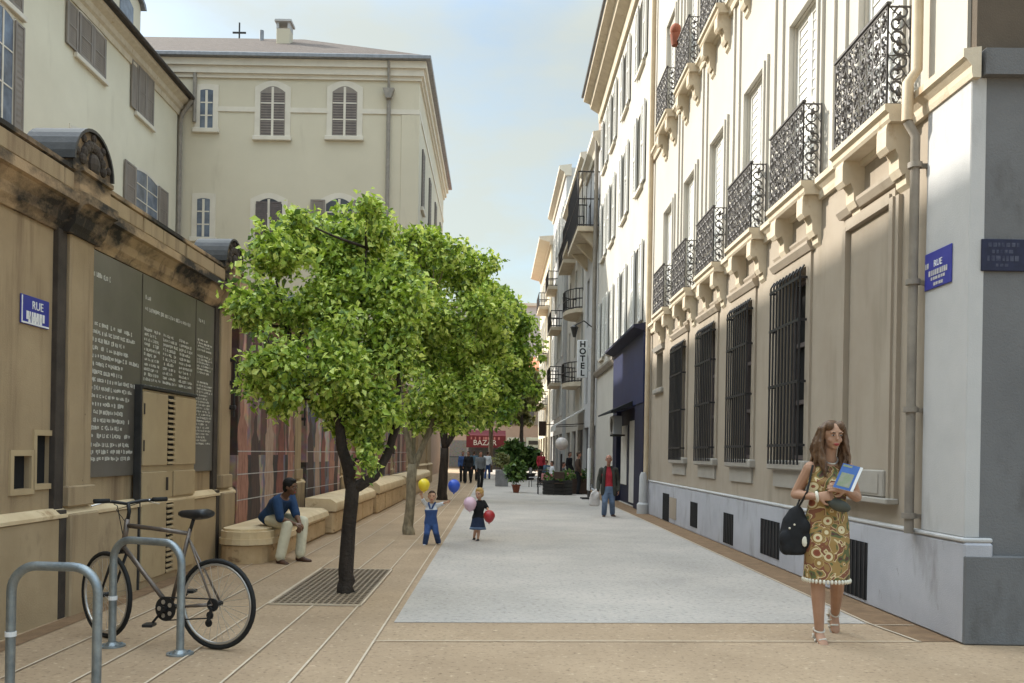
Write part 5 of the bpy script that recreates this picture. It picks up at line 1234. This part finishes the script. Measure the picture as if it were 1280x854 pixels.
def trings(J,k,e=0,lo=-.09,a=(.150,.165,.132,.160,.150),b=(.11,.118,.098,.115,.085),top=True):
    up=spine(J); su=(J['shL']-J['shR']).normalized(); hu=(J['hpL']-J['hpR']).normalized()
    def fr(u): v=u.cross(up).normalized(); return u,v
    wa=J.get('waist') or J['hip'].lerp(J['chest'],.5)
    mid=(J['shL']+J['shR'])/2
    w=(J['shL']-J['shR']).length*.5
    R_=[(J['hip']+up*lo*k,*fr(hu),a[0]*k+e,b[0]*k+e),(J['hip'],*fr(hu),a[1]*k+e,b[1]*k+e),(wa,*fr((hu+su).normalized()),a[2]*k+e,b[2]*k+e),(J['chest'],*fr(su),a[3]*k+e,b[3]*k+e),(mid-up*.03*k,*fr(su),w*.92+e,b[4]*k+e)]
    if top: R_+= [(mid+up*.035*k,*fr(su),w*.55+e,.062*k+e),(J['neck'],*fr(su),.055*k+e*.4,.056*k+e*.4)]
    return R_
def arm(mb,J,S,k,e=0,upto=2.0,scale=1):
    pts=[J['sh'+S],J['sh'+S].lerp(J['el'+S],.35),J['el'+S],J['el'+S].lerp(J['wr'+S],.35),J['wr'+S]]; rs=[.053,.048,.038,.038,.026]
    rs=[r*k*scale+e for r in rs]; n=int(upto*2+1); mb.limb(pts[:n],rs[:n])
def leg(mb,J,S,k,e=0,scale=1,end=5):
    h,n,a=J['hp'+S],J['kn'+S],J['an'+S]
    mb.limb([h,h.lerp(n,.4),n,n.lerp(a,.3),a][:end],[(r*k*scale+e) for r in (.088,.078,.055,.055,.036)][:end])
def shoe(mb,an,toe,k,up=UP,L=.19):
    t=V(toe).normalized(); s=t.cross(up); s.normalize(); n=s.cross(t)
    b=an-n*.045*k
    mb.loft([(b-t*.065*k+n*.0*k,s,n,.02*k,.028*k),(b-t*.045*k,s,n,.036*k,.040*k),(b+t*.03*k,s,n,.038*k,.045*k),(b+t*.10*k-n*.012*k,s,n,.045*k,.030*k),(b+t*(L-.025)*k-n*.018*k,s,n,.040*k,.022*k),(b+t*L*k-n*.02*k,s,n,.018*k,.014*k)],14)
    mb.cap(an+n*.02*k,.036*k,b,.036*k)
def body(par,J,k,skin,vox,hs=1.0,legs=True,feet=False,curl=(.5,.5)):
    m=MB(); m.loft(trings(J,k)); up=spine(J)
    hk=k*hs
    m.cap(J['neck']-up*.03*k,.055*k,J['head']-V(J['look']).normalized()*.015*hk-UP*.05*hk,.050*k)
    head(m,J['head'],J['look'],hk)
    for S in 'LR':
        arm(m,J,S,k); hand(m,J['wr'+S],J['hd'+S],J.get('hn'+S,UP),1 if S=='R' else -1,k*1.02,J.get('curl'+S,.5))
        if legs: leg(m,J,S,k)
        if feet: shoe(m,J['an'+S],J['to'+S],k*.9)
    o=m.build('body',skin,par); voxel(o,vox,2); return o
def shirt(par,J,k,m_,vox,sleeve=2.0,e=.018,name='shirt',lo=-.10,**kw):
    m=MB(); m.loft(trings(J,k,e,lo,**kw))
    for S in 'LR': arm(m,J,S,k,e*.85,sleeve)
    o=m.build(name,m_,par); voxel(o,vox,3); return o
def trousers(par,J,k,m_,vox,e=.018,name='trousers',bib=False):
    m=MB(); R_=trings(J,k,e*1.1,-.10); m.loft(R_[:2]+[(R_[1][0].lerp(R_[2][0],.55),R_[2][1],R_[2][2],R_[2][3]*1.03,R_[2][4]*1.04)] if not bib else R_[:4])
    for S in 'LR':
        leg(m,J,S,k,e*.9); 
        a=J['an'+S]; n=J['kn'+S]; m.cap(n,.057*k+e,a+(n-a).normalized()*.02*k,.05*k+e)
    o=m.build(name,m_,par); voxel(o,vox,3); return o
def shoes(par,J,k,m_,vox):
    for S in 'LR':
        m=MB(); shoe(m,J['an'+S],J['to'+S],k,J.get('tu'+S,UP)); o=m.build('shoe',m_,par); voxel(o,vox,2)
def shorthair(par,J,k,m_,vox,back=.02,vol=1.0):
    c=J['head']; f,s,u=head_frame(J['look']); Mx=Matrix((s,f,u)).transposed(); m=MB()
    m.ell(c+u*.042*k-f*.022*k,.082*k*vol,.094*k*vol,.088*k*vol,Mx); m.ell(c-u*.015*k-f*.05*k,.072*k*vol,.062*k,.075*k,Mx)
    m.ell(c+u*.095*k+f*.028*k,.06*k,.05*k,.03*k,Mx)
    o=m.build('hair',m_,par); voxel(o,vox,2); return o
def rootat(J,label,group=None):
    b=(J['hip'].x,J['hip'].y,0); return thing('person',label,'person',b,group=group)
# ---------------- woman walking toward the viewer
Yw=7.42
J=dict(head=D(1040,545,7.38),look=(.08,-1,-.06),neck=D(1036,571,7.44),shR=D(1013,585,7.45),shL=D(1058,584,7.47),chest=D(1035,600,7.43),waist=D(1034,626,7.43),hip=D(1033,655,7.46),
 elR=D(994,618,7.56),wrR=D(1021,621,7.27),hdR=(1,-.25,.12),hnR=(.1,-1,.3),curlR=.75,elL=D(1071,622,7.5),wrL=D(1057,613,7.24),hdL=(-.9,-.3,.25),hnL=(0,-1,.4),curlL=.6,
 hpR=D(1023,663,7.46),hpL=D(1044,663,7.47),knR=D(1022,724,7.38),anR=D(1024,786,7.45),toR=(0,-1,-.42),knL=D(1047,724,7.42),anL=D(1044,765,7.84),toL=(-.05,-.45,-.9),tuL=V((0,-.9,.45)))
k=1.06
W=rootat(J,'woman with long wavy brown hair in a ringed ochre sleeveless dress')
body(W,J,k,M['skin_f'],.0062,hs=1.0,feet=True); face(W,J['head'],J['look'],k)
m=MB(); R_=trings(J,k,.012,-.02,a=(.16,.168,.132,.152,.135),b=(.118,.122,.10,.118,.08),top=False)
hem=D(1033,723,7.42); up=spine(J); u,v=V((1,0,0)),V((0,-1,0))
skirt=[(hem,u,v,.190,.165),(hem+UP*.15,u,v,.186,.148),(hem+UP*.32,u,v,.185,.142)]
m.loft(skirt+R_[1:]+[((J['shL']+J['shR'])/2+up*.02,u,v,.135,.07)],26)
for t in ('shL','shR'):
    q=J[t].lerp((J['shL']+J['shR'])/2,.35); m.limb([q+V((0,-.075,-.09)),q+V((0,-.03,.035)),q+V((0,.05,.035)),q+V((0,.09,-.08))],[.035,.032,.032,.035])
o=m.build('dress',M['dress'],W); voxel(o,.009,4)
m=MB(); n_=38
for i in range(n_):
    a=2*PI*i/n_; p=hem+V((.190*math.cos(a),.166*math.sin(a),0)); m.ell(p+V((0,0,-.012)),.013,.013,.020,seg=8,rings=5)
m.build('hem_trim',M['lace'],W,smooth='all')
m=MB(); rd=random.Random(4); c=J['head']; f,s,uu=head_frame(J['look']); Mx=Matrix((s,f,uu)).transposed()
m.ell(c+uu*.040*k-f*.026*k,.083*k,.094*k,.088*k,Mx); m.ell(c-uu*.03*k-f*.055*k,.082*k,.06*k,.11*k,Mx)
m.ell(c+uu*.080*k+f*.040*k+s*.044*k,.034*k,.045*k,.042*k,Mx); m.ell(c+uu*.080*k+f*.040*k-s*.044*k,.034*k,.045*k,.042*k,Mx)
for i in range(54):
    t=-1 if i%2 else 1; q=rd.random(); back=rd.uniform(-.09,.045)
    st=c+s*t*(.015+.05*q)+uu*(.115-.03*q)*k+f*(.035 - .05*rd.random())
    side=c+s*t*(.084+.02*rd.random())*k+f*back*k*.6+uu*(.01)*k
    L_=rd.uniform(.24,.38); pts=[st,st.lerp(side,.55)+s*t*.022+uu*.012,side]
    front=rd.uniform(-.02,.10) if rd.random()<.6 else -.08
    for j in range(1,7):
        g=j/6; wv=math.sin(g*8+i*1.3)*.016
        pts.append(side+V((0,0,-L_*g))+s*t*(.022*math.sin(g*3.1)+wv)+f*(front*g)+s*(-t)*.03*g*(1 if front>0 else 0))
    m.tube(pts,[.012,.016,.017]+[.017-.0017*j for j in range(1,7)],6)
o=m.build('hair',M['hair_brown'],W); voxel(o,.0075,1)
for S,(hz) in (('R',.0),('L',.0)):
    m=MB(); an=J['an'+S]; t=V(J['to'+S]).normalized(); upv=J.get('tu'+S,UP); s_=t.cross(upv).normalized(); n=s_.cross(t)
    b=an-n*.085*k
    m.loft([(b-t*.06,s_,n,.03,.008),(b+t*.0,s_,n,.036,.008),(b+t*.09,s_,n,.044,.008),(b+t*.17,s_,n,.03,.007)],12)
    m.tube([b-t*.045,b-t*.045+(V((0,0,-1)) if S=='R' else -n)*.07],[.016,.009],8)
    for q in (.0,.06,.11): m.tube([b+t*q+s_*.042,b+t*q+n*.055+s_*.025,b+t*q+n*.062-s_*.02,b+t*q-s_*.042],.009,6)
    m.tube([an+(s_*math.cos(a)*.044+t*math.sin(a)*.044-n*.01) for a in [2*PI*i/12 for i in range(12)]],.008,6,closed=True)
    m.build('sandal',M['sandal'],W)
m=MB(); p=J['wrR']; d_=V(J['hdR']).normalized(); a1=d_.orthogonal().normalized(); a2=d_.cross(a1)
m.tube([p+d_*.0+(a1*math.cos(t)+a2*math.sin(t))*.036 for t in [2*PI*i/16 for i in range(16)]],.013,6,closed=True); m.build('bangle',M['lace'],W,smooth='all')
nk=J['neck']; m=MB(); m.tube([nk+V((.062*math.cos(a),-.02+.07*math.sin(a),-.01-.05*max(0,-math.sin(a)))) for a in [2*PI*i/20 for i in range(20)]],.007,6,closed=True); m.build('necklace',M['alloy'],W)
# bag, magazine, pouch
bc=D(992,664,7.44)
BG=thing('shoulder_bag','soft black shoulder bag with pale studs hanging at the woman in the ringed dress','bag',(bc.x,bc.y,bc.z-.19))
m=MB(); m.loft([(bc+V((0,0,-.20)),u,v,.085,.05),(bc+V((0,0,-.17)),u,v,.115,.07),(bc+V((.0,0,-.04)),u,v,.125,.075),(bc+V((.01,0,.10)),u,v,.105,.06),(bc+V((.02,0,.19)),u,v,.055,.035),(bc+V((.03,0,.215)),u,v,.02,.02)],18)
for i in range(5): m.ell(bc+V((rd.uniform(-.1,.1),-.05,rd.uniform(-.15,.12))),.05,.035,.07,seg=10,rings=6)
o=m.build('body',M['black_cloth'],BG); voxel(o,.011,3)
m=MB(); m.tube([bc+V((.03,-.02,.20)),D(1009,615,7.36),D(1016,582,7.40),D(1016,579,7.47),D(1010,600,7.56),bc+V((.03,.03,.2))],.009,6); m.build('strap',M['black'],BG)
m=MB()
for (a,b) in ((-.06,.03),(-.02,.06)): m.ell(bc+V((a,-.078,b)),.009,.007,.009,seg=8,rings=5)
m.ell(bc+V((.07,-.072,-.08)),.024,.012,.045,seg=8,rings=5); m.build('studs',M['lace'],BG)
mg0,mg1,mg2=D(1054,579,7.18),D(1079,585,7.12),D(1066,615,7.10)
MG=thing('magazine','blue and white magazine held against her arm by the woman in the dress','magazine',mg2)
e1=mg1-mg0; e2=mg2-mg1; nn=e1.cross(e2).normalized()
def pg(k_,a0,a1,b0,b1,t0,t1):
    vs=[mg0+e1*a+e2*b+nn*t for t in (t0,t1) for b in (b0,b1) for a in (a0,a1)]
    k_.add(vs,[(0,2,3,1),(4,5,7,6),(0,1,5,4),(2,6,7,3),(0,4,6,2),(1,3,7,5)])
sg_=-1 if nn.y>0 else 1
m=MB(); pg(m,0,1,0,1,0,-sg_*.012); m.build('pages',M['paper'],MG)
m=MB(); pg(m,.0,.86,.0,1,sg_*.0005,sg_*.002); cv=m.build('cover',M['magazine_blue'],MG)
m=MB(); pg(m,.12,.75,.35,.9,sg_*.0025,sg_*.0035); pg(m,.05,.5,.04,.12,sg_*.0025,sg_*.0035); m.build('picture',M['magazine_green'],cv)
pc=D(1049,632,7.25)
PO=thing('pouch','dark grey-green pouch tucked under the forearm of the woman in the dress','bag',pc)
m=MB(); m.ell(pc,.10,.035,.05,Matrix.Rotation(R(18),3,'Y')); o=m.build('body',mat('grey_green_leather',(.075,.08,.065),(.05,.052,.042),9,.6),PO,smooth='all')
# ---------------- seated man
J=dict(head=D(363,609,12.25),look=(.95,-.35,-.12),neck=D(355,621,12.3),shR=D(346,626,12.12),shL=D(363,622,12.5),chest=D(348,632,12.35),waist=D(341,641,12.45),hip=D(336,648,12.52),
 elR=D(350,648,12.02),wrR=D(368,655,12.08),hdR=(.95,.1,-.1),hnR=(0,-.3,1),elL=D(370,643,12.3),wrL=D(375,655,12.2),hdL=(.1,-.5,-.5),hnL=(.6,-.3,.4),curlL=.8,curlR=.7,
 hpR=D(340,650,12.38),hpL=D(343,648,12.6),knR=D(359,657,12.05),knL=D(379,652,12.38),anR=D(350,698,11.92),anL=D(375,694.5,12.2),toR=(.75,-.66,0),toL=(.9,-.4,0))
k=1.0
P_=rootat(J,'seated man in a navy shirt and cream trousers on the sandstone bench')
body(P_,J,k,M['skin_m'],.0085); face(P_,J['head'],J['look'],k,brow='hair_black')
shirt(P_,J,k,M['navy_shirt'],.012,1.0,.028); trousers(P_,J,k,M['khaki'],.012,.022); shoes(P_,J,k,M['brown_leather'],.008); shorthair(P_,J,k,M['hair_black'],.008,vol=1.06)
# ---------------- boy with balloons
J=dict(head=D(540,621,14.6),look=(.05,-1,.05),neck=D(539.5,629,14.65),shR=D(534,632,14.66),shL=D(546,632,14.66),chest=D(539,637,14.64),hip=D(538.5,653,14.66),
 elR=D(529.5,627,14.6),wrR=D(527,620,14.55),hdR=(-.1,-.1,1),hnR=(0,1,0),elL=D(551.5,630.5,14.6),wrL=D(557.5,628,14.5),hdL=(.9,-.1,.35),hnL=(0,1,0),
 hpR=D(535.5,655,14.66),hpL=D(542.5,655,14.66),knR=D(533.5,667,14.55),knL=D(545,666,14.6),anR=D(531.5,679,14.66),anL=D(548,677.5,14.85),toR=(-.25,-1,0),toL=(.35,-1,-.05))
k=.56
P_=rootat(J,'small boy in blue dungarees and white shirt raising both arms')
body(P_,J,k,M['skin_k'],.006,hs=1.5); face(P_,J['head'],J['look'],k*1.45); shirt(P_,J,k,M['cotton_white'],.008,1.5,.014); trousers(P_,J,k,M['denim'],.008,.020,'dungarees',bib=True)
m=MB(); 
for t in ('shL','shR'):
    q=J[t].lerp(J['neck'],.35); m.mark().limb([J['chest'].lerp(q,.3)+V((0,-.085,.0)),q+V((0,-.05,.03)),q+V((0,.05,.03))],[.014,.014,.014])
m.build('strap',M['denim'],P_); shoes(P_,J,k,M['cotton_white'],.007); shorthair(P_,J,k*1.45,M['hair_dark'],.007)
def balloon(label,c,r,m_,hand_):
    t=thing('balloon',label,'balloon',c,group='balloons carried by the children')
    o=MB(); prof=[]
    for i in range(15):
        th=PI*i/14; z=math.cos(th)*r*(1.05 if th<PI/2 else 1.22); prof.append((max(.001,r*math.sin(th)*(1 if th<PI/2 else 1-.12*abs(math.cos(th)))),z))
    o.lathe(c,prof[::-1],22); o.build('skin',m_,t,smooth='all')
    o=MB(); o.tube([c-UP*r*1.2,c-UP*(r*1.2+.02)],[.006,.014],8); o.build('knot',m_,t)
    o=MB(); e=c-UP*(r*1.2+.02); o.tube([e,e.lerp(hand_,.5)+V((.01,0,-.01)),hand_],.0018,4); o.build('string',M['cotton_white'],t)
balloon('yellow balloon above the raised hand of the boy in dungarees',D(530,606,14.5),.098,M['yellow'],J['wrR']+UP*.05)
balloon('shiny blue balloon at the outstretched hand of the boy in dungarees',D(567.5,607,14.45),.10,M['blue_b'],J['wrL']+V((.04,0,.02)))
# ---------------- girl
J=dict(head=D(599,617.5,15.4),look=(-.45,-.9,-.1),neck=D(599.5,625,15.45),shR=D(594.5,629,15.4),shL=D(604.5,628,15.48),chest=D(599,634,15.45),hip=D(597.5,647,15.46),
 elR=D(591,636,15.3),wrR=D(589,637,15.22),hdR=(-.4,-.5,.1),hnR=(0,-.3,1),elL=D(609,635,15.45),wrL=D(611.5,639,15.3),hdL=(.2,-.4,-.8),hnL=(.6,-.3,0),
 hpR=D(595,650,15.46),hpL=D(600,650,15.46),knR=D(594.5,662,15.4),knL=D(598.5,662,15.42),anR=D(592.5,672,15.6),anL=D(597.5,674,15.42),toR=(-.4,-.8,-.4),toL=(-.35,-.9,0))
k=.56
P_=rootat(J,'small blond girl in a black top and dark blue skirt')
body(P_,J,k,M['skin_k'],.006,hs=1.5); face(P_,J['head'],J['look'],k*1.45); shirt(P_,J,k,M['black_cloth'],.008,1.0,.016)
m=MB(); h_=J['hip']; m.loft([(h_+UP*-.205,V((1,0,0)),V((0,1,0)),.145,.12),(h_+UP*-.10,V((1,0,0)),V((0,1,0)),.12,.10),(h_+UP*.07,V((1,0,0)),V((0,1,0)),.085,.07)],24)
o=m.build('skirt',M['denim'],P_); o.data.materials[0]=mat('dark_blue_skirt',(.03,.045,.09),(.02,.03,.06),12,.9); voxel(o,.008,2)
m=MB(); m.loft([(h_+UP*-.208,V((1,0,0)),V((0,1,0)),.149,.124),(h_+UP*-.165,V((1,0,0)),V((0,1,0)),.139,.116)],24); m.build('skirt_band',M['denim_light'],P_,smooth='all')
shoes(P_,J,k,M['black'],.007); 
hr=shorthair(P_,J,k*1.5,M['hair_blond'],.007,vol=1.08)
balloon('pale pink balloon in front of the girl with blond hair',D(587.5,629.5,15.15),.112,M['pink_b'],J['wrR']+V((-.02,-.02,-.02)))
balloon('dark red balloon at the hand of the girl with blond hair',D(611.5,645,15.2),.10,M['red_b'],J['wrL']+V((0,-.02,-.05)))
# ---------------- man in the red shirt
J=dict(head=D(761,574.5,21.9),look=(-.1,-1,0),neck=D(760.5,583,22),shR=D(752,587.5,22),shL=D(769.5,587.5,22),chest=D(760.5,594,22),hip=D(760.5,612,22),
 elR=D(748.5,601,22.05),wrR=D(747.5,612.5,21.9),hdR=(0,-.1,-1),hnR=(-1,0,0),curlR=.9,elL=D(772.5,601,22.05),wrL=D(773,613,21.9),hdL=(0,-.15,-1),hnL=(1,0,0),
 hpR=D(756.5,614.5,22),hpL=D(764.5,614.5,22),knR=D(756,628,21.85),knL=D(765,628,21.95),anR=D(755,643,22.0),anL=D(765.5,642,22.15),toR=(-.2,-1,0),toL=(.3,-1,0))
k=.92
P_=rootat(J,'bald man in a red shirt, dark jacket and jeans walking past the navy shop')
body(P_,J,k,M['skin_r'],.011,hs=1.1); face(P_,J['head'],J['look'],k*1.1); shirt(P_,J,k,M['red_shirt'],.014,.5,.02); trousers(P_,J,k,M['denim_light'],.014,.022); shoes(P_,J,k,M['brown_leather'],.01)
m=MB(); R_=[(c_+V((0,.055,0)),a_,b_,r1+.022,max(.03,r2-.022)) for c_,a_,b_,r1,r2 in trings(J,k,.022,-.16)]; m.loft(R_)
for S in 'LR': arm(m,J,S,k,.022,2.0); 
for sx in (-1,1):
    m.limb([J['neck']+V((sx*.07,-.05,-.01)),J['chest']+V((sx*.12,-.10,.03)),J['hip']+V((sx*.15,-.09,-.12))],[.03,.045,.045])
o=m.build('jacket',M['dark_jacket'],P_); voxel(o,.014,3)
bc=D(743,622,21.9)
t=thing('carrier_bag','crumpled white carrier bag hanging beside the man in the red shirt','bag',(bc.x,bc.y,bc.z-.2))
m=MB(); m.loft([(bc+V((0,0,-.22)),u,v,.10,.05),(bc+V((0,0,-.18)),u,v,.14,.08),(bc+V((0,0,.0)),u,v,.13,.07),(bc+V((.02,0,.14)),u,v,.09,.04),(bc+V((.06,0,.22)),u,v,.03,.02)],14); 
for i in range(6): m.ell(bc+V((rd.uniform(-.1,.1),-.05,rd.uniform(-.15,.1))),.04,.03,.07,seg=8,rings=5)
o=m.build('body',M['bag_white'],t); voxel(o,.014,2)
m=MB(); m.tube([bc+V((.05,0,.2)),J['wrR']+V((0,0,-.09))],.012,6); m.build('handle',M['bag_white'],t)
# ---------------- people far down the street
def pose(base,ang,h,stride=.0,seat=False):
    k_=h/1.75; b=V(base); Rm=Matrix.Rotation(ang,3,'Z')   # ang 0 faces the viewer
    P=lambda x,y,z: b+Rm@V((x*k_,y*k_,z*k_))
    dz=-.47 if seat else 0
    J=dict(head=P(0,-.03,1.62+dz),look=Rm@V((0,-1,-.05)),neck=P(0,0,1.47+dz),shR=P(-.18,0,1.40+dz),shL=P(.18,0,1.40+dz),chest=P(0,0,1.27+dz),hip=P(0,0,.96+dz),
     elR=P(-.23,.03-stride*.3,1.12+dz),elL=P(.23,.03+stride*.3,1.12+dz),wrR=P(-.22,-.10-stride*.6,.90+dz+(.18 if seat else 0)),wrL=P(.22,-.10+stride*.4,.90+dz+(.18 if seat else 0)),hdR=Rm@V((0,-.3,-1)),hdL=Rm@V((0,-.3,-1)),hnR=Rm@V((-1,0,0)),hnL=Rm@V((1,0,0)))
    if seat: J.update(hpR=P(-.09,0,.47),hpL=P(.09,0,.47),knR=P(-.11,-.42,.50),knL=P(.11,-.42,.50),anR=P(-.11,-.42,.08),anL=P(.11,-.42,.08))
    else: J.update(hpR=P(-.09,0,.92),hpL=P(.09,0,.92),knR=P(-.1,-.06-stride*.4,.50),knL=P(.1,-.03+stride*.2,.50),anR=P(-.1,-stride*.6,.08),anL=P(.1,.02+stride*.8,.08))
    J.update(toR=Rm@V((0,-1,0)),toL=Rm@V((0,-1,0))); return J
for (px,py,a,h,sd_,seat,top,bot,lab) in (
  (600,611,.2,1.62,.25,False,'grey_cloth','black_cloth','man in a grey top and dark trousers walking in the distance behind the girl'),
  (585,604,-.3,1.62,.2,False,'black_cloth','black_cloth','dark-clothed walker farthest left below the red awning'),
  (592,601,2.8,1.65,.2,False,'teal_cloth','black_cloth','walker in a blue-grey top below the red awning'),
  (703,612,1.3,1.65,0,True,'grey_cloth','black_cloth','seated cafe guest in dark grey near the globe lamp'),
  (690,607,-1.4,1.65,0,True,'cotton_white','black_cloth','seated cafe guest in a white top at the red table'),
  (676,602,.3,1.68,0,False,'red_shirt','black_cloth','standing figure in dark red at the back of the cafe terrace'),
  (578,603,.1,1.6,.2,False,'denim','black_cloth','walker in dark blue beside the far end of the stone benches'),
  (609,599,2.9,1.62,.2,False,'cotton_white','denim','walker in a white top seen in front of the red awning posts'),
  (683,603,-.8,1.65,0,True,'teal_cloth','black_cloth','seated cafe guest in a blue-grey top at the bare table'),
  (711,611,1.0,1.66,0,False,'black_cloth','black_cloth','standing waiter in black between the globe lamp and the house fronts'),
  (722,618,1.5,1.65,0,False,'wood_dark','black_cloth','person in brown standing against the house front beside the terrace')):
    b=GP(px,py); J=pose(b,a,h,sd_,seat); k=h/1.75; P_=rootat(J,lab)
    body(P_,J,k,M['skin_r'],.02); shirt(P_,J,k,M[top],.022,2.0,.022); trousers(P_,J,k,M[bot],.022,.02); shorthair(P_,J,k,M['hair_dark'],.018); shoes(P_,J,k,M['black'],.016)
